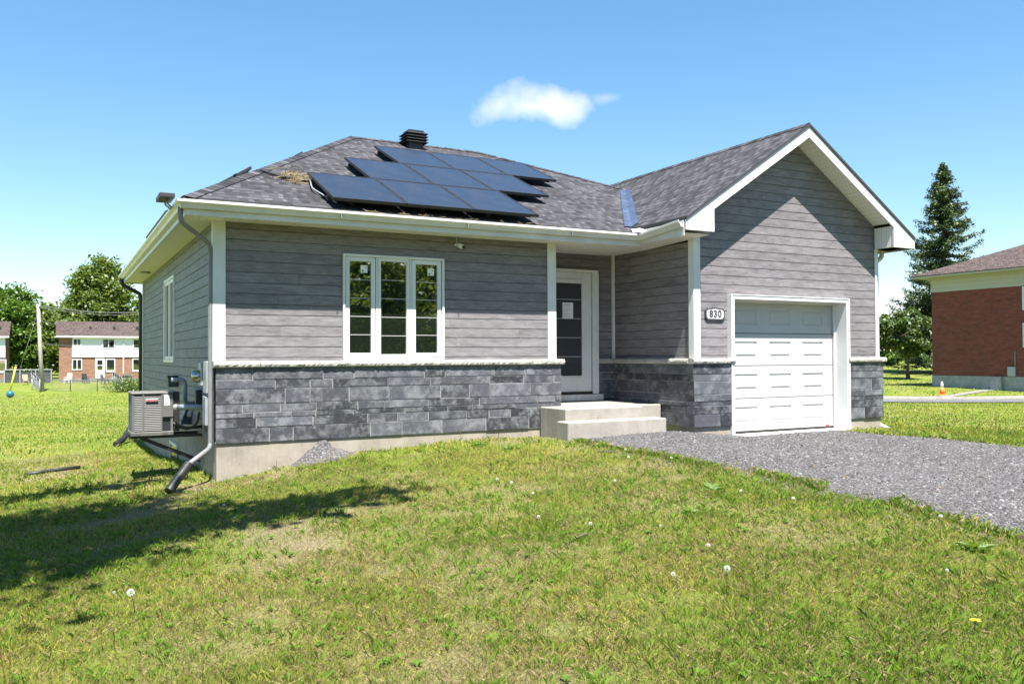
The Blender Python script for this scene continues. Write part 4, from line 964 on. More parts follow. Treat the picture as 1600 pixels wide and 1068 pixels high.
def broadleaf(name, label, base, crown_c, radii, nclump, nleaf, lsize, m, seed, group=None, trunk_r=.35, spread=.30, shape=None, extra=()):
    r = np.random.default_rng(seed); cc = np.array(crown_c, float); rad = np.array(radii, float)
    d = r.normal(size=(nclump, 3)); d /= np.linalg.norm(d, axis=1)[:, None]; q = r.uniform(.25, 1, nclump)**.45
    C = d*q[:, None]
    if shape is not None: 
        z = (C[:, 2]+1)/2; C[:, :2] *= shape(z)[:, None]
    C = cc+C*rad*.88
    per = nleaf//nclump; sig = rad.mean()*spread*r.uniform(.45, 1.1, nclump)
    P = np.repeat(C, per, 0)+r.normal(size=(nclump*per, 3))*np.repeat(sig, per)[:, None]*np.array([1, 1, .62])*.55
    for (c0, r0, n0) in extra: P = np.concatenate([P, np.array(c0)+np.clip(r.normal(size=(n0, 3)), -2, 2)*np.array(r0)*.6])
    t = thing(name, label, 'tree', tuple(base), group)
    off = np.array(base)
    V, F = leaf_cloud(P-off, lsize, seed+1, .5)
    npmesh('crown', V, F, m, t)
    ends = [e[0] for e in extra]+[tuple(C[i]) for i in r.choice(nclump, min(14, nclump), False)]
    limbs(base, (cc[0], cc[1], cc[2]+rad[2]*.3), trunk_r, ends, seed).build('trunk', bark, t)
    return t
gb = lambda p, dz=0: (p[0], p[1], g1(p[0], p[1])-.15+dz)
# trees behind the left townhouses
pA = at(30, 560, 128); broadleaf('maple_tree', 'wide dark green leafy tree at the left edge behind the townhouses', gb(pA), (pA[0], pA[1], 4.0), (6.6, 6, 7.2), 110, 42000, .29, leaf_maple, 21, 'trees behind the townhouses', .4, .32)
pB = at(152, 560, 128); broadleaf('maple_tree', 'tall pointed leafy tree rising behind the brick townhouse roof', gb(pB), (pB[0], pB[1], 6.9), (5.6, 5.4, 9.2), 130, 45000, .28, leaf_light, 22, 'trees behind the townhouses', .4, .28, lambda z: np.clip(1.25-.75*z, .25, 1.05))
pC = at(96, 560, 112); broadleaf('maple_tree', 'small yellow-green tree between the two tall trees on the left', gb(pC), (pC[0], pC[1], 2.4), (3.0, 3, 5.0), 40, 11000, .22, leaf_light, 23, 'trees behind the townhouses', .2, .3)
pD = at(-70, 560, 135); broadleaf('maple_tree', 'leafy tree partly cut off at the far left edge', gb(pD), (pD[0], pD[1], 3.4), (7, 6, 6.5), 60, 15000, .3, leaf_maple, 24, 'trees behind the townhouses', .4, .28)
pE = at(215, 560, 140); broadleaf('maple_tree', 'leafy tree half hidden by the left wall of the grey house', gb(pE), (pE[0], pE[1], 4.0), (5, 5, 6.5), 50, 12000, .3, leaf_maple, 25, 'trees behind the townhouses', .35, .28)
# right: small round tree in front of the spruce, hedge trees beyond
pF = at(1419, 592, 74); broadleaf('broadleaf_tree', 'dark green round-crowned tree with thin trunk left of the brick building', (pF[0], pF[1], pF[2]-.1), (pF[0], pF[1], 2.0), (2.9, 2.9, 2.3), 46, 12000, .14, leaf_round, 31, None, .16, .24)
for k, (px, dd, hh) in enumerate(((1384, 112, 5.0), (1445, 120, 3.2))):
    p = at(px, 560, dd); broadleaf('broadleaf_tree', ('bushy tree far behind, just right of the garage wall', 'low bushy tree far behind the round-crowned tree')[k], gb(p), (p[0], p[1], hh-3.5), (3.4, 3, hh*.75), 30, 7000, .25, leaf_maple, 35+k, None, .2, .3)
# spruce
def spruce(base, H, Rm, seed, label):
    r = np.random.default_rng(seed); t = thing('spruce_tree', label, 'tree', tuple(base)); mb = MB(); P = []; base = np.array(base)
    mb.tube([(0, 0, 0), (.05, 0, H*.5), (0, 0, H)], [.42, .22, .03], 8); z = 1.6
    while z < H*.985:
        f = z/H; L0 = Rm*(1-f)**.82*(1.0 if f > .12 else .95)
        for k in range(r.integers(6, 9)+(2 if f < .35 else 0)):
            a = r.uniform(0, 6.2832); L = L0*r.uniform(.5, 1.16); n = max(3, int(L*5)); zz = z+r.uniform(-.3, .3)
            pts = []
            for i in range(n+1):
                s = i/n; drop = -.22*L*math.sin(s*2.2)+.20*L*s*s
                pts.append((math.cos(a)*L*s, math.sin(a)*L*s, zz+drop))
            mb.tube([pts[0], pts[n//2], pts[-1]], [.06*(1-f)+.012, .035*(1-f)+.01, .008], 4, False)
            for i in range(1, n+1):
                s = i/n; m = int(12+18*s*(1-s)); wd = (.24+.16*L*.35*math.sin(math.pi*min(1, s*1.05)))
                q = r.normal(size=(m, 3))*np.array([wd*.55, wd*.55, .11])+np.array(pts[i]); q[:, 2] -= .10*np.abs(r.normal(size=m))
                P.append(q)
        z += r.uniform(.36, .60)*(1.0 if f < .7 else .7)
    P = np.concatenate(P); V, F = leaf_cloud(P, .145, seed+1, .6, .7); npmesh('crown', V, F, leaf_spruce, t); mb.build('trunk', bark, t, local=True); return t
pS = at(1477, 592, 85); spruce((pS[0], pS[1], g1(pS[0], pS[1])-.2), 19.1-g1(pS[0], pS[1])+.3, 7.6, 5, 'tall dark spruce rising behind the brick building roof')
# tree left of the camera whose crown shades the lawn, and trees across the street mirrored in the window
broadleaf('maple_tree', 'leafy tree left of the camera whose crown shades the front lawn', (-6.4, -6.2, g1(-6.4, -6.2)-.1), (-4.1, -6.7, 7.6), (3.5, 2.4, 2.2), 60, 7500, .13, leaf_maple, 41, None, .28, .30, None,
          [((-1.2, -6.75, 7.0), (1.5, .55, .5), 680), ((-.1, -6.5, 7.2), (.9, .3, .3), 110), ((-2.9, -3.2, 7.0), (1.5, .34, .3), 330)])
t0 = broadleaf('street_tree', 'large leafy tree across the street, mirrored in the front window', (9, -27, g1(9, -27)-.1), (9, -27, 1.8), (5.6, 5, 4.2), 120, 66000, .125, leaf_light, 43, 'trees across the street', .35, .3)
for k, (x, y, s, lab) in enumerate(((17, -30, 1.1, 'second leafy tree across the street to the right'), (26, -29, 1.0, 'third leafy tree across the street farther right'), (2, -33, 1.15, 'leafy tree across the street behind the camera'), (36, -25, 1.1, 'leafy tree at the far right end across the street'))):
    t = dup(t0); t['label'] = lab; t.location = (x, y, g1(x, y)-.1); t.scale = (s, s, s); t.rotation_euler = (0, 0, k*1.7+.5)

# ================================================================== BACKGROUND BUILDINGS
def window_unit(parent, x0, x1, z0, z1, y, name='window', split=True):
    mb = MB(); frame_y(mb, x0, x1, z0, z1, .09, y-.06, y+.05)
    if split: mb.box((x0+x1)/2-.04, y-.055, z0+.09, (x0+x1)/2+.04, y+.04, z1-.09)
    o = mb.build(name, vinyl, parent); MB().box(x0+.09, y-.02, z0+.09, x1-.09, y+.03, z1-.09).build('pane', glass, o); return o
def townhouse(x0, y0, x1, label, zb=-2.66, mirror=False, units=3):
    t = thing('townhouse', label, 'house', ((x0+x1)/2, y0+4, zb)); ze, zr, dep = 2.62, 4.55, 8.5
    mb = MB(); mb.box(x0, y0, zb-1, x1, y0+dep, ze, skip='-z'); mb.face([(x0, y0+dep, ze), (x0, y0, ze), (x0, y0+dep/2, zr)]); mb.face([(x1, y0, ze), (x1, y0+dep, ze), (x1, y0+dep/2, zr)]); mb.build('brick_wall', brick_tan, t)
    MB().box(x0+.02, y0-.04, zb-1, x1-.02, y0-.012, zb+.35).build('foundation', road_conc, t)
    a, b = (x0+1.35, x1-.03) if not mirror else (x0+.03, x1-.06)
    MB().box(a, y0-.12, .17, b, y0-.014, ze-.02).build('siding', white_clap, t)
    mb = MB(); roof_face(mb, [(x0-.35, y0-.5, ze), (x1+.35, y0-.5, ze), (x1+.35, y0+dep/2, zr), (x0-.35, y0+dep/2, zr)], (1, 0, 0)); roof_face(mb, [(x1+.35, y0+dep+.5, ze), (x0-.35, y0+dep+.5, ze), (x0-.35, y0+dep/2, zr), (x1+.35, y0+dep/2, zr)], (1, 0, 0))
    rf = mb.build('roof', [shingle_brown, edge_dark], t); mb = MB()
    for x in np.arange(x0+3.2, x1, 2.6): mb.box(x, y0+1.6, ze+.8, x+.25, y0+1.9, ze+1.25)
    mb.build('roof_vent', dark_metal, rf, split=True)
    mb = MB(); mb.box(x0-.35, y0-.56, ze-.14, x1+.35, y0-.502, ze+.03); mb.box(x0-.3, y0-.5, ze-.10, x1+.3, y0-.01, ze-.08); mb.build('eave_fascia', white, t)
    for u in range(units):
        s = x0+1.35+u*5.55; mir = u % 2
        def X(d): return s+d if not mir else s+5.55-d
        for (d0, d1, z0, z1, y, sp) in ((.1, .95, 1.48, 2.35, y0-.12, True), (3.2, 4.55, 1.2, 2.33, y0-.12, True), (.0, 1.05, -1.35, -.05, y0, True)):
            q = sorted((X(d0), X(d1)))
            if q[1] < x1-.1 and q[0] > x0: window_unit(t, q[0], q[1], z0, z1, y, split=sp)
        q = sorted((X(2.45), X(3.45)))
        if q[1] < x1-.1:
            d = MB().box(q[0], y0-.08, -2.32, q[1], y0-.013, .02).build('back_door', white, t)
            mb = MB(); mb.box(q[0]+.22, y0-.095, -.75, q[1]-.22, y0-.082, -.2); mb.box(q[0]+.22, y0-.095, -1.35, q[1]-.22, y0-.082, -.85); mb.build('pane', glass, d)
            q = sorted((X(3.6), X(4.6))); window_unit(t, q[0], q[1], -1.5, -.05, y0, split=False)
            MB().box(q[0]-.02, y0-.07, -1.62, q[1]+.02, y0-.012, -1.5).build('window_sill', white, t)
    mb = MB(); xx = x0+1.35+5.5; mb.box(xx-.06, y0-.2, zb, xx+.06, y0-.13, ze-.1)
    if xx < x1: mb.build('downspout', white, t)
    return t
townhouse(-1.5, 101.2, 20, 'brick and white clapboard townhouse row left of the grey house')
townhouse(-24, 104.5, -7.0, 'brick and white townhouse end cut off by the left edge', mirror=True)

# brick apartment building on the right: its wall faces left
bx, by0, by1, bz = 50.8, 26.1, 2.0, -1.35
t_ = thing('apartment_building', 'two-storey red brick building with beige frieze at the right edge', 'building', (56, 14, -2.2))
mb = MB(); mb.box(bx, by1, -1.40, bx+12, by0, 4.24, skip='-z+z'); mb.build('brick_wall', brick_red, t_)
mb = MB(); mb.box(bx-.03, by1, -3.2, bx+12.03, by0+.03, -1.38); mb.box(bx-.25, by0-4.9, -2.4, bx-.035, by0-4.2, -1.38); mb.build('foundation', concrete_mat('old_concrete', (.33, .33, .33)), t_, split=True)
mb = MB(); mb.box(bx-.04, by1, 4.245, bx+12.04, by0+.04, 5.34); mb.build('frieze', beige_panel, t_)
ze = 5.36; e = 1.0; X0_, X1_, Y0_, Y1_ = bx-e, bx+12+e, by0+e, by1-e; zr = 8.1; ym = 7.0
mb = MB(); roof_face(mb, [(X0_, Y0_, ze), (X0_, Y1_, ze), ((X0_+X1_)/2, Y1_+7, zr), ((X0_+X1_)/2, Y0_-7, zr)], (0, 1, 0)); roof_face(mb, [(X1_, Y0_, ze), (X0_, Y0_, ze), ((X0_+X1_)/2, Y0_-7, zr)], (1, 0, 0)); roof_face(mb, [(X1_, Y1_, ze), (X1_, Y0_, ze), ((X0_+X1_)/2, Y0_-7, zr), ((X0_+X1_)/2, Y1_+7, zr)], (0, 1, 0)); roof_face(mb, [(X0_, Y1_, ze), (X1_, Y1_, ze), ((X0_+X1_)/2, Y1_+7, zr)], (1, 0, 0))
mb.build('roof', [shingle_brown, edge_dark], t_)
mb = MB(); mb.box(X0_+.05, Y1_+.05, ze-.16, X1_-.05, Y0_-.05, ze-.05); mb.build('soffit', beige_panel, t_)
def wall_window(y0, z0, z1):
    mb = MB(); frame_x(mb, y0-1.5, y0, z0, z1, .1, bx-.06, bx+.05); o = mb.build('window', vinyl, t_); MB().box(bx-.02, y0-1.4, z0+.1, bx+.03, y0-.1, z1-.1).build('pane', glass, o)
for yy in (19.9, 12, 7): wall_window(yy, 2.75, 4.2); wall_window(yy, .45, 1.95)
MB().box(bx-.16, 20.35, -1.35, bx-.002, 20.85, -.75).build('utility_box', steel, t_, bevel=.02)
mb = MB(); mb.tube([(bx-.05, 20.4, -.75), (bx-.05, 20.4, .2)], .03, 6); mb.build('conduit', pvc, t_, split=True)

# traffic cone
pc = at(1472, 620.5, 50); zc = g1(pc[0], pc[1])+.17
t_ = thing('traffic_cone', 'orange traffic cone with white top standing by the far pavement', 'cone', (pc[0], pc[1], zc)); orange = grime(mat('cone_orange', (.75, .19, .03), .5), (.75, .19, .03), .15, 4, 0)
MB().box(pc[0]-.2, pc[1]-.2, zc, pc[0]+.2, pc[1]+.2, zc+.04).build('base', orange, t_, bevel=.015); MB().lathe([(.15, .04), (.105, .42)], (pc[0], pc[1], zc)).build('body', orange, t_)
MB().lathe([(.106, .42), (.045, .76), (.03, .77)], (pc[0], pc[1], zc)).build('collar', mat('cone_white', (.8, .78, .74), .4), t_)
# utility pole and lines
pt = at(59.5, 475, 85); pbz = g1(pt[0]+.35, pt[1])
t_ = thing('utility_pole', 'weathered leaning wooden utility pole on the far left lawn', 'utility pole', (pt[0]+.4, pt[1], pbz))
MB().tube([(pt[0]+.42, pt[1], pbz-.3), (pt[0]+.2, pt[1], 1), (pt[0], pt[1], pt[2])], [.21, .19, .16], 9).build('pole', wood_pole, t_)
mb = MB(); mb.lathe([(.05, 0), (.08, .06), (.04, .16)], (pt[0]+.12, pt[1]-.18, pt[2]-.25)); mb.lathe([(.05, 0), (.08, .06), (.04, .16)], (pt[0]+.2, pt[1]-.2, pt[2]-1.8)); mb.build('insulator', white, t_, split=True)
wire_m = mat('wire', (.13, .13, .14), .5)
for k, (z0, (px, py), lab, rr_) in enumerate(((pt[2]-.15, (235, 487), 'upper power line running right from the utility pole', .035), (pt[2]-.35, (235, 491), 'second power line just under the upper one', .02), (pt[2]-1.7, (235, 519), 'middle thin power line from the utility pole', .016), (pt[2]-3.9, (235, 537), 'lowest drop line sagging from the utility pole', .018))):
    q = Vector(at(px, py, 92)); a = Vector((pt[0]+.1, pt[1], z0)); P = [a.lerp(q, i/8)-Vector((0, 0, .35*math.sin(math.pi*i/8))) for i in range(9)]
    P.append(q+(q-a)*.6); tag(MB().tube(P, rr_, 4).build('power_line', wire_m, None), lab, 'power line', 'power lines')
tag(MB().tube([(pt[0]+.05, pt[1], pt[2]-.5), at(28, 586, 80)], .014, 4).build('guy_wire', wire_m, None), 'thin guy wire slanting down left of the utility pole', 'wire')
# chain-link fence
def chain_fence(pts, h, label):
    t = thing('chain_link_fence', label, 'fence', (pts[0][0], pts[0][1], g1(pts[0][0], pts[0][1]))); rails = MB(); mesh_ = MB()
    for (a, b) in zip(pts, pts[1:]):
        A, B = Vector((*a, g1(*a))), Vector((*b, g1(*b))); L = (B-A).length; n = max(1, round(L/4.5)); up = Vector((0, 0, h))
        rails.tube([A+up, B+up], .035, 6)
        for i in range(n+1): p = A.lerp(B, i/n); MB().tube([p-Vector((0, 0, .1)), p+up+Vector((0, 0, .05))], .04, 6).build('post', steel, t)
        m = int(L/.22); d = (B-A)/L
        for i in range(-int(h/.22), m):
            for sg_ in (1, -1):
                s0, s1 = i*.22, i*.22+h; za, zb_ = 0, h
                if s0 < 0: za = -s0; s0 = 0
                if s1 > L: zb_ = h-(s1-L); s1 = L
                if s1 <= s0: continue
                if sg_ < 0: za, zb_ = h-za, h-zb_
                p = A+(B-A)*(s0/L)+Vector((0, 0, za)); q = A+(B-A)*(s1/L)+Vector((0, 0, zb_)); mesh_.bar(p, q, .008, .008)
    rails.build('top_rail', wire_m, t); mesh_.build('wire_mesh', wire_m, t); return t
f_ = lambda px, py, d: tuple(at(px, py, d)[:2])
chain_fence([f_(50, 613, 87), f_(110, 613, 85), f_(152, 612, 84), f_(230, 612, 82)], 1.15, 'low chain-link fence across the far left lawn')
chain_fence([f_(62, 613, 84), f_(49, 600, 97)], 1.35, 'chain-link fence section running back beside the utility pole')
chain_fence([f_(191, 612, 82), f_(176, 600, 97)], 1.35, 'chain-link fence section running back towards the townhouse door')
p0, p1 = at(6, 596, 99), at(82, 595, 99); t_ = thing('board_fence', 'dark grey board fence with pale top rail between the townhouses', 'fence', (p0[0], p0[1], -2.8)); mb = MB(); d = Vector((p1[0]-p0[0], p1[1]-p0[1], 0)); n = int(d.length/.2)
for i in range(n): q = Vector((p0[0], p0[1], 0))+d*(i/n); mb.box(q.x, q.y, -3.0, q.x+.17, q.y+.03, -1.35+.06*math.sin(i*2.1))
mb.build('board', grime(mat('fence_board', (.055, .06, .065), .8), (.055, .06, .065), .3, 2, 0), t_); MB().bar((p0[0], p0[1]-.05, -1.25), (p1[0], p1[1]-.05, -1.25), .06, .1).build('rail', steel, t_)
for i in range(0, n+1, 9): q = Vector((p0[0], p0[1], 0))+d*(i/n); MB().box(q.x, q.y-.1, -3.0, q.x+.1, q.y-.01, -1.2).build('post', steel, t_)
# toys and patio things by the townhouses
pb = at(16, 604, 72); zb_ = g1(pb[0], pb[1]); r_b = .30
t_ = thing('ball', 'blue ball lying on the grass at the left edge', 'ball', (pb[0], pb[1], zb_)); MB().lathe([(r_b*math.sin(math.pi*k/12)+.004, r_b*(1-math.cos(math.pi*k/12))) for k in range(13)], (pb[0], pb[1], zb_)).build('shell', grime(mat('blue_rubber', (.015, .12, .21), .4), (.015, .12, .21), .2, 3, 0), t_)
a, b = Vector(at(14, 599, 76)), Vector(at(25, 571, 76)); t_ = thing('swing_pole', 'leaning yellow pole beside the blue ball', 'pole', tuple(a)); a.z = g1(a.x, a.y)
MB().tube([a, b], .07, 8).build('pole', mat('yellow_paint', (.62, .52, .06), .5), t_); MB().lathe([(.10, 0), (.10, .06)], b).build('cap', steel, t_)
def chair(p, col, lab, rz_):
    z = g1(p[0], p[1]); t = thing('patio_chair', lab, 'chair', (p[0], p[1], z), 'chairs on the townhouse patios'); m = bpy.data.materials.get('chair_%s' % lab[:5]) or mat('chair_%s' % lab[:5], col, .6)
    MB().box(-.3, -.3, .38, .3, .3, .46).build('seat', m, t, local=True); MB().prism([(-.3, .28, .46), (.3, .28, .46), (.26, .42, 1.1), (-.26, .42, 1.1)], (0, .04, 0)).build('backrest', m, t, local=True)
    for x in (-.27, .27):
        for y_ in (-.27, .27): MB().box(x-.03, y_-.03, 0, x+.03, y_+.03, .38).build('leg', m, t, local=True)
        MB().box(x-.04, -.3, .62, x+.04, .3, .67).build('armrest', m, t, local=True)
    t.rotation_euler = (0, 0, rz_); return t
chair(at(134, 596, 97.5), (.025, .025, .028), 'black patio chair standing left of the white townhouse door', .4)
chair(at(106, 596, 97.5), (.7, .7, .7), 'white patio chair at the townhouse corner', -.5)
chair(at(164, 597, 96), (.10, .09, .10), 'dark grey patio chair right of the white townhouse door', .9)
chair(at(40, 597, 95), (.35, .24, .16), 'brown patio chair in front of the dark board fence', .2)
pq = at(199, 596, 96.5); zq = g1(pq[0], pq[1]); t_ = thing('barbecue', 'black barbecue grill on legs by the townhouse wall', 'barbecue', (pq[0], pq[1], zq))
mb = MB(); mb.box(pq[0]-.45, pq[1]-.25, zq+.75, pq[0]+.45, pq[1]+.25, zq+.95); mb.build('firebox', black_plastic, t_); MB().prism([(pq[0]-.45, pq[1]-.25, zq+.95), (pq[0]-.45, pq[1]-.15, zq+1.2), (pq[0]-.45, pq[1]+.15, zq+1.2), (pq[0]-.45, pq[1]+.25, zq+.95)], (.9, 0, 0)).build('hood', black_plastic, t_)
for sx in (-.4, .4):
    for sy in (-.2, .2): MB().box(pq[0]+sx-.02, pq[1]+sy-.02, zq, pq[0]+sx+.02, pq[1]+sy+.02, zq+.75).build('leg', dark_metal, t_)
MB().box(pq[0]+.46, pq[1]-.2, zq+.88, pq[0]+.85, pq[1]+.2, zq+.92).build('side_shelf', dark_metal, t_)
ps = at(199, 608, 81); r = np.random.default_rng(61); zs = g1(ps[0], ps[1]); t_ = thing('shrub', 'low green and reddish shrub by the far chain-link fence', 'shrub', (ps[0], ps[1], zs))
P = r.normal(size=(2600, 3))*np.array([.75, .6, .38])+np.array([0, 0, .55]); V, F = leaf_cloud(P, .085, 62, .4); npmesh('foliage', V, F, leaf_light, t_)
MB().tube([(0, 0, -.1), (.05, 0, .5), (.1, .1, 1)], [.05, .03, .01], 5).build('stem', bark, t_, local=True)
# ================================================================== GRASS, DANDELIONS, LITTER
def in_house(x, y):
    return ((x > -.0) & (x < 11.25) & (y > 1.0) & (y < 10.3)) | ((x > 0) & (x < 5.22) & (y > -.0) & (y < 1.1)) | ((x > 6.86) & (x < 11.22) & (y > -1.25) & (y < 1.1)) | ((x > 4.62) & (x < 6.9) & (y > -1.1) & (y < 1.1))
def scatter(n, dmin, dmax, seed):
    """points inside a wide view wedge, area-uniform between two distances from the photo's standpoint"""
    r = np.random.default_rng(seed); rr = np.sqrt(r.uniform(dmin**2, dmax**2, n)); a = YAW+r.uniform(-.72, .72, n)
    return CAM[0]+rr*np.sin(a), CAM[1]+rr*np.cos(a), rr
BV, BF, BC = [], [], []
def blades(n, dmin, dmax, seed, h0, w0, keep_dirt=.48, straw=.22):
    r = np.random.default_rng(seed); x, y, rr = scatter(n, dmin, dmax, seed)
    d = dirt(x, y); cl = fbm(x, y, 91, .35, 3); gr = fbm(x, y, 92, 1.4, 4)
    k = (~in_house(x, y)) & ~((x > dxl(y)+.04*r.normal(size=n)+.05) & (x < dxr(y)-.05) & (y < -.85)) & (r.random(n) < np.clip(1.12-d*(1.1-keep_dirt), 0, 1)*np.clip(.35+1.3*cl, .15, 1)*np.clip((100-rr)/55, 0, 1))
    x, y, rr, d, cl, gr = x[k], y[k], rr[k], d[k], cl[k], gr[k]; n = len(x); z = gz(x, y)-.004
    h = h0*(.45+.9*cl)*r.uniform(.5, 1.35, n)*(1-.45*d); wd = w0*r.uniform(.7, 1.4, n)
    a = r.uniform(0, 6.2832, n); ln = np.abs(r.normal(0, .38, n)); la = r.uniform(0, 6.2832, n)
    isst = r.random(n) < straw+.35*d; ln = np.where(isst, ln+.8, ln); wd = np.where(isst, wd*.55, wd); h = np.where(isst, h*1.0, h)
    dx, dy = np.cos(a)*wd/2, np.sin(a)*wd/2; ox, oy = np.cos(la)*h*ln, np.sin(la)*h*ln; hz = h/np.sqrt(1+.6*ln*ln)
    V = np.stack([np.c_[x-dx, y-dy, z], np.c_[x+dx, y+dy, z], np.c_[x+dx*.7+ox*.35, y+dy*.7+oy*.35, z+hz*.62], np.c_[x+ox, y+oy, z+hz]], 1)
    V2 = V.reshape(-1, 3); F = np.arange(4*n).reshape(-1, 4)
    g = np.clip((gr-.5)*2.6+.5+r.normal(0, .16, n), 0, 1)[:, None]
    c = np.array([.142, .218, .024])*(1-g)+np.array([.335, .335, .066])*g
    br = r.random(n) < .10; c = np.where(br[:, None], np.array([.075, .165, .02]), c)
    c = np.where(isst[:, None], np.array([.38, .30, .15])*r.uniform(.5, 1.1, (n, 1)), c)*r.uniform(.72, 1.25, (n, 1))
    o = sum(len(q) for q in BV); BV.append(V2); BF.append(F+o); BC.append(np.repeat(c, 4, 0))
blades(270000, 2.6, 7.0, 1, .048, .0034, straw=.24); blades(230000, 7.0, 11.5, 2, .050, .0047, straw=.22); blades(150000, 11.5, 20, 3, .058, .010, straw=.15); blades(110000, 20, 50, 4, .070, .034, straw=.14)
blades(90000, 50, 98, 7, .085, .075, straw=.16)
# taller tufts
def tufts(n, dmin, dmax, seed, h, nb, wd):
    r = np.random.default_rng(seed); x, y, rr = scatter(n, dmin, dmax, seed); k = (~in_house(x, y)) & ~((x > dxl(y)) & (x < dxr(y)) & (y < -.85)) & (dirt(x, y) < .7); x, y = x[k], y[k]
    x = np.repeat(x, nb)+r.normal(0, .025, len(x)*nb); y = np.repeat(y, nb)+r.normal(0, .025, len(y)*nb); n = len(x); z = gz(x, y)-.004
    hh = h*r.uniform(.5, 1.2, n); la = r.uniform(0, 6.2832, n); ln = np.abs(r.normal(0, .5, n)); a = la+1.57; dx, dy = np.cos(a)*wd/2, np.sin(a)*wd/2; ox, oy = np.cos(la)*hh*ln, np.sin(la)*hh*ln
    V = np.stack([np.c_[x-dx, y-dy, z], np.c_[x+dx, y+dy, z], np.c_[x+dx*.7+ox*.35, y+dy*.7+oy*.35, z+hh*.65], np.c_[x+ox, y+oy, z+hh*.92]], 1).reshape(-1, 3)
    c = np.array([.14, .22, .032])*r.uniform(.7, 1.4, (n, 1)); o = sum(len(q) for q in BV); BV.append(V); BF.append(np.arange(4*n).reshape(-1, 4)+o); BC.append(np.repeat(c, 4, 0))
tufts(2200, 2.6, 9, 5, .066, 12, .0036); tufts(1700, 9, 16, 6, .072, 11, .006)
def edge_tufts(n, seed):
    """ragged grass creeping over the edges of the drive"""
    r = np.random.default_rng(seed); y = r.uniform(-9.5, -1.3, n); left = r.random(n) < .7; x = np.where(left, dxl(y)+np.abs(r.normal(0, .11, n))-.04, dxr(y)-np.abs(r.normal(0, .10, n))+.03)
    k = ~in_house(x, y) & (fbm(x, y, 93, .5, 3) > .42); x, y = x[k], y[k]; nb = 9; x = np.repeat(x, nb)+r.normal(0, .022, len(x)*nb); y = np.repeat(y, nb)+r.normal(0, .022, len(y)*nb); n = len(x); z = gz(x, y)
    hh = .065*r.uniform(.4, 1.3, n); la = r.uniform(0, 6.2832, n); ln = np.abs(r.normal(0, .6, n)); a = la+1.57; wd = .0062; dx, dy = np.cos(a)*wd/2, np.sin(a)*wd/2; ox, oy = np.cos(la)*hh*ln, np.sin(la)*hh*ln
    V = np.stack([np.c_[x-dx, y-dy, z], np.c_[x+dx, y+dy, z], np.c_[x+dx*.7+ox*.35, y+dy*.7+oy*.35, z+hh*.65], np.c_[x+ox, y+oy, z+hh*.92]], 1).reshape(-1, 3)
    c = np.where((r.random(n) < .3)[:, None], np.array([.36, .29, .15]), np.array([.14, .22, .025]))*r.uniform(.7, 1.3, (n, 1)); o = sum(len(q) for q in BV); BV.append(V); BF.append(np.arange(4*n).reshape(-1, 4)+o); BC.append(np.repeat(c, 4, 0))
edge_tufts(1500, 27)
# broad weed leaves (rosettes) and rusty stalks are part of the ground cover
r = np.random.default_rng(8); x, y, rr = scatter(2600, 2.8, 15, 9); k = (~in_house(x, y)) & ~((x > dxl(y)) & (x < dxr(y)) & (y < -.85)) & (fbm(x, y, 95, 1.1, 3) > .5); x, y = x[k], y[k]
x = np.repeat(x, 7); y = np.repeat(y, 7); n = len(x); la = r.uniform(0, 6.2832, n); L = r.uniform(.018, .05, n); z = gz(x, y)+.006; w_ = L*.26; cx, cy = np.cos(la), np.sin(la)
V = np.stack([np.c_[x, y, z], np.c_[x+cx*L*.55-cy*w_, y+cy*L*.55+cx*w_, z+.025], np.c_[x+cx*L, y+cy*L, z+.018], np.c_[x+cx*L*.55+cy*w_, y+cy*L*.55-cx*w_, z+.025]], 1).reshape(-1, 3)
o = sum(len(q) for q in BV); BV.append(V); BF.append(np.arange(4*n).reshape(-1, 4)+o); BC.append(np.repeat(np.array([.09, .165, .025])*r.uniform(.6, 1.4, (n, 1)), 4, 0))
x, y, rr = scatter(420, 3, 14, 19); k = (~in_house(x, y)) & ~((x > dxl(y)) & (x < dxr(y)) & (y < -.85)) & (fbm(x, y, 96, 1.5, 3) > .5); x, y = x[k], y[k]; n = len(x); z = gz(x, y); h = r.uniform(.08, .26, n); a = r.uniform(0, 6.2832, n); dx, dy = np.cos(a)*.003, np.sin(a)*.003; ox, oy = r.normal(0, .03, n), r.normal(0, .03, n)
V = np.stack([np.c_[x-dx, y-dy, z], np.c_[x+dx, y+dy, z], np.c_[x+dx+ox, y+dy+oy, z+h], np.c_[x-dx+ox, y-dy+oy, z+h]], 1).reshape(-1, 3)
o = sum(len(q) for q in BV); BV.append(V); BF.append(np.arange(4*n).reshape(-1, 4)+o); BC.append(np.repeat(np.array([.20, .10, .045])*r.uniform(.6, 1.5, (n, 1)), 4, 0))
grass = npmesh('grass', np.concatenate(BV), np.concatenate(BF), grass_m, None, np.concatenate(BC)); tag(grass, 'short patchy grass blades with dry straw and weeds', 'grass', kind='stuff')

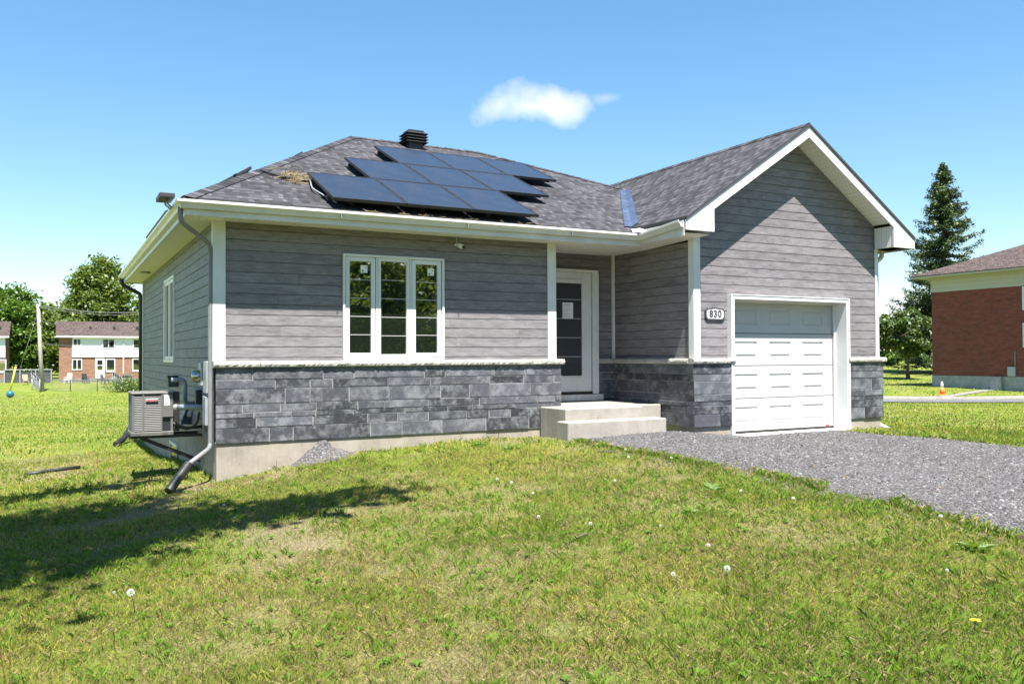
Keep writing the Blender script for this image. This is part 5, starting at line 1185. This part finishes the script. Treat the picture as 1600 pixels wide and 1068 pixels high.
# loose gravel stones
r = np.random.default_rng(14); n = 120000; u = r.random(n)**1.0; y = -1.0-8.6*r.random(n)**.8; xl, xr = dxl(y), dxr(y); x = xl-.12+(xr-xl+.2)*r.random(n); m_ = r.random(n) < .03; x = np.where(m_, xl-np.abs(r.normal(0, .16, n)), x)
dcam = np.hypot(x-CAM[0], y-CAM[1]); trk = np.exp(-((x-7.75-.12*y*.2)/.28)**2)+np.exp(-((x-9.3-.12*y*.2)/.28)**2); k = ~in_house(x, y) & (r.random(len(x)) > .62*trk*fbm(x, y, 44, 1.2, 3)*1.6); x, y, dcam = x[k], y[k], dcam[k]; n = len(x)
s = r.gamma(3., .0019, n)+.003; e_ = np.minimum(x-dxl(y), dxr(y)-x); z = gz(x, y)+np.clip(e_*.12, 0, .022)-.004+s*.25
base_ = np.array([(-1, -1, -.5), (1, -1, -.5), (1, 1, -.5), (-1, 1, -.5), (-.6, -.5, .6), (.5, -.7, .5), (.6, .5, .7), (-.5, .6, .55)])
a = r.uniform(0, 6.2832, n); ca, sa = np.cos(a), np.sin(a); J = base_[None]*r.uniform(.65, 1.3, (n, 8, 3))*s[:, None, None]*np.array([1, .8, .75])
V = np.stack([x[:, None]+J[:, :, 0]*ca[:, None]-J[:, :, 1]*sa[:, None], y[:, None]+J[:, :, 0]*sa[:, None]+J[:, :, 1]*ca[:, None], z[:, None]+J[:, :, 2]], 2).reshape(-1, 3)
q = np.array([(4, 5, 6, 7), (0, 1, 5, 4), (1, 2, 6, 5), (2, 3, 7, 6), (3, 0, 4, 7)]); F = (np.arange(n)[:, None, None]*8+q[None]).reshape(-1, 4)
g_ = r.choice([.055, .075, .09, .108, .13, .19], n, p=[.15, .25, .25, .2, .1, .05])*r.uniform(.8, 1.2, n); c = np.stack([g_*1.0, g_*.975, g_*1.0], 1)
tag(npmesh('gravel', V, F, gravel_stone_m, None, np.repeat(c, 8, 0)), 'loose grey crushed stones covering the driveway', 'gravel', kind='stuff')

# dandelions gone to seed
seed_m = attr_mat('dandelion_seed', .5); stem_m = grime(mat('dandelion_stem', (.16, .13, .05), .7), (.16, .13, .05), .3, 20, 0); bract_m = mat('dandelion_bract', (.12, .17, .04), .7); yellow_m = mat('dandelion_yellow', (.75, .52, .02), .6)
R_HEAD = {(211, 927): 1.0, (185, 926): .4, (1136, 888): .85, (353, 789): .6, (368, 808): .5, (1480, 895): .45, (1033, 826): .4}
def dandelion(px, py, hpx, label, group=None, kind='seed', proto=[None]):
    g = ground_px(px, py+hpx); dist = float(np.linalg.norm(g-CAM)); h = max(.06, hpx/FPX*dist)
    t = thing('dandelion', label, 'dandelion', (g[0], g[1], g[2]-.005), group)
    lean = (random.uniform(-.03, .03), random.uniform(-.03, .03)); top = Vector((lean[0], lean[1], h))
    MB().tube([(0, 0, 0), (lean[0]*.3, lean[1]*.3, h*.55), top], [.0035, .003, .0025], 5).build('stem', stem_m, t, local=True)
    rr_ = np.random.default_rng(int(px*7+py))
    if kind == 'seed':
        n = 260; RS = R_HEAD.get((px, py), .62); d = rr_.normal(size=(n, 3)); d[:, 2] += .15; d /= np.linalg.norm(d, axis=1)[:, None]; R0 = .022*RS; P = np.array(top)+d*R0*rr_.uniform(.82, 1.05, (n, 1))
        V, F = leaf_cloud(P, .0040*RS, int(px), 0); npmesh('seed_head', V, F, seed_m, t, np.full((len(V), 3), .78)*np.array([1, .99, .95]))
        MB().lathe([(.002, -.006), (.006, 0), (.003, .006)], top, 6).build('bract', bract_m, t, local=True)
    else:
        mb = MB(); n = 26
        for k in range(n):
            a = 6.2832*k/n*2.6; r0 = .012+.014*(k % 3)/2; c_, s_ = math.cos(a), math.sin(a); u = Vector((c_, s_, .25-.1*(k % 3))).normalized(); sd = Vector((-s_, c_, 0))*.005
            mb.face([top+sd*.4, top-sd*.4, top+u*r0*1.1-sd, top+u*r0*1.1+sd])
        mb.build('petals', yellow_m, t, local=True); MB().lathe([(.002, -.008), (.008, 0), (.006, .004)], top, 6).build('bract', bract_m, t, local=True)
    return t
SP = [(211, 927, 36, 'large white dandelion seed head low on the left lawn'), (185, 926, 12, 'small dandelion seed head left of the large left one'), (1136, 888, 40, 'tall dandelion seed head on two reddish stalks right of centre'),
 (1060, 897, 22, 'dandelion seed head just left of the tall one right of centre'), (1105, 852, 14, 'dandelion seed head above the tall one right of centre'), (923, 816, 14, 'dandelion seed head at mid lawn left of the drive edge'), (843, 806, 10, 'dandelion seed head low in the middle of the lawn'),
 (779, 747, 12, 'dandelion seed head in the middle below the front steps'), (803, 753, 10, 'dandelion seed head right of the middle one below the steps'), (829, 770, 10, 'lower of the dandelion seed heads below the steps'), (353, 789, 14, 'dandelion seed head in the shade right of the corner'),
 (368, 808, 10, 'lower dandelion seed head in the shade by the corner'), (424, 731, 10, 'dandelion seed head against the foundation'), (961, 750, 10, 'dandelion seed head left of the driveway tip'), (984, 713, 16, 'dandelion seed head by the tip of the gravel'), (979, 701, 8, 'farthest dandelion seed head by the gravel tip'),
 (1051, 714, 8, 'dandelion seed head poking up from the gravel edge'), (1239, 778, 8, 'dandelion seed head along the drive edge'), (1469, 809, 34, 'tall dandelion seed head beside the gravel at right'), (1157, 767, 8, 'dandelion seed head near the drive edge at mid right'),
 (1480, 895, 30, 'thin dandelion seed head at lower right'), (1033, 826, 6, 'small dandelion seed head above the tall pair')]
for px, py, hp, lab in SP: dandelion(px, py, hp, lab, 'dandelions gone to seed')
dandelion(1523, 970, 22, 'yellow dandelion in flower at the lower right', None, 'flower')
# leafy weed plants
for k, (px, py, s_, lab) in enumerate(((1115, 768, .14, 'broad-leaved dark green weed near the drive edge'), (1078, 803, .10, 'smaller broad-leaved weed below left of the larger one'), (745, 697, .15, 'leafy weed near the foundation left of the steps'), (905, 690, .10, 'small leafy weed at the gravel tip by the steps'), (1520, 860, .12, 'leafy weed beside the gravel at right'), (800, 702, .12, 'low leafy weed under the stone wall near the steps'))):
    g = ground_px(px, py); t = thing('weed', lab, 'weed', (g[0], g[1], g[2]), 'broad-leaved weeds'); mb = MB(); rnd = random.Random(k)
    for q in range(26):
        a = rnd.uniform(0, 6.28); L = s_*rnd.uniform(.5, 1.2); u = Vector((math.cos(a), math.sin(a), rnd.uniform(.15, .7))); sd = Vector((-math.sin(a), math.cos(a), 0))*L*.26; o_ = Vector((rnd.uniform(-1, 1), rnd.uniform(-1, 1), 0))*s_*.5
        mb.face([o_, o_+u*L*.5+sd+Vector((0, 0, .01)), o_+u*L*.95-Vector((0, 0, L*.2)), o_+u*L*.5-sd+Vector((0, 0, .01))])
    mb.build('leaves', leaf_maple, t, local=True); MB().tube([(0, 0, -.01), (0, 0, s_*.4)], [.006, .003], 5).build('stem', bract_m, t, local=True)
# twigs lying on the drive and lawn
for k, (pa, pb_, lab) in enumerate((((1262, 731), (1280, 734), 'small twig clump in the middle of the gravel drive'), ((1522, 747), (1552, 751), 'brown twig lying on the gravel at right'), ((1450, 770), (1476, 774), 'short stick on the gravel left of the right twig'), ((892, 847), (932, 834), 'grey stick lying on the lawn right of centre'), ((536, 709), (610, 706), 'long thin stick lying along the foundation'), ((932, 707), (962, 709), 'pale stick at the gravel tip by the steps'))):
    a, b = Vector(ground_px(*pa)), Vector(ground_px(*pb_)); a.z += .012; b.z += .02; mb = MB(); m_ = a.lerp(b, .5)+Vector((0, .02, .012)); mb.tube([a, m_, b], [.009, .008, .004], 5); rnd = random.Random(k)
    for q in range(3 if k else 12): p = a.lerp(b, rnd.random()); mb.tube([p, p+Vector((rnd.uniform(-.1, .1), rnd.uniform(-.1, .1), rnd.uniform(0, .04)))], [.004, .002], 4)
    tag(mb.build('twig', bark, None), lab, 'twig', 'twigs on the ground')
# black drain hose lying on the lawn beyond the heat pump
a, b = ground_px(181, 697), ground_px(204, 690); q = Vector(a).lerp(Vector(b), .5)
o = corrugated([(a[0], a[1], a[2]+.05), (q.x, q.y, q.z+.12), (b[0], b[1], b[2]+.35)], .07, 'drain_hose', None); tag(o, 'black corrugated drain hose on the lawn behind the heat pump', 'hose')

# leaf litter and twig bits blown over the drive
r = np.random.default_rng(71); n = 420; y = r.uniform(-8.5, -1.6, n); x = dxl(y)+.1+(dxr(y)-dxl(y)-.2)*r.random(n); k = (fbm(x, y, 72, 1.1, 3) > .5) & ~in_house(x, y); x, y = x[k], y[k]
P = np.c_[x, y, gz(x, y)+.034]; V, F = leaf_cloud(P, .021, 73, 1.2, .5); n = len(x)
c = np.repeat(np.array([[.13, .085, .045]])*r.uniform(.5, 1.8, (n, 1)), 4, 0); tag(npmesh('leaf_litter', V, F, gravel_stone_m, None, c), 'brown leaf bits scattered over the gravel', 'leaf litter', kind='stuff')
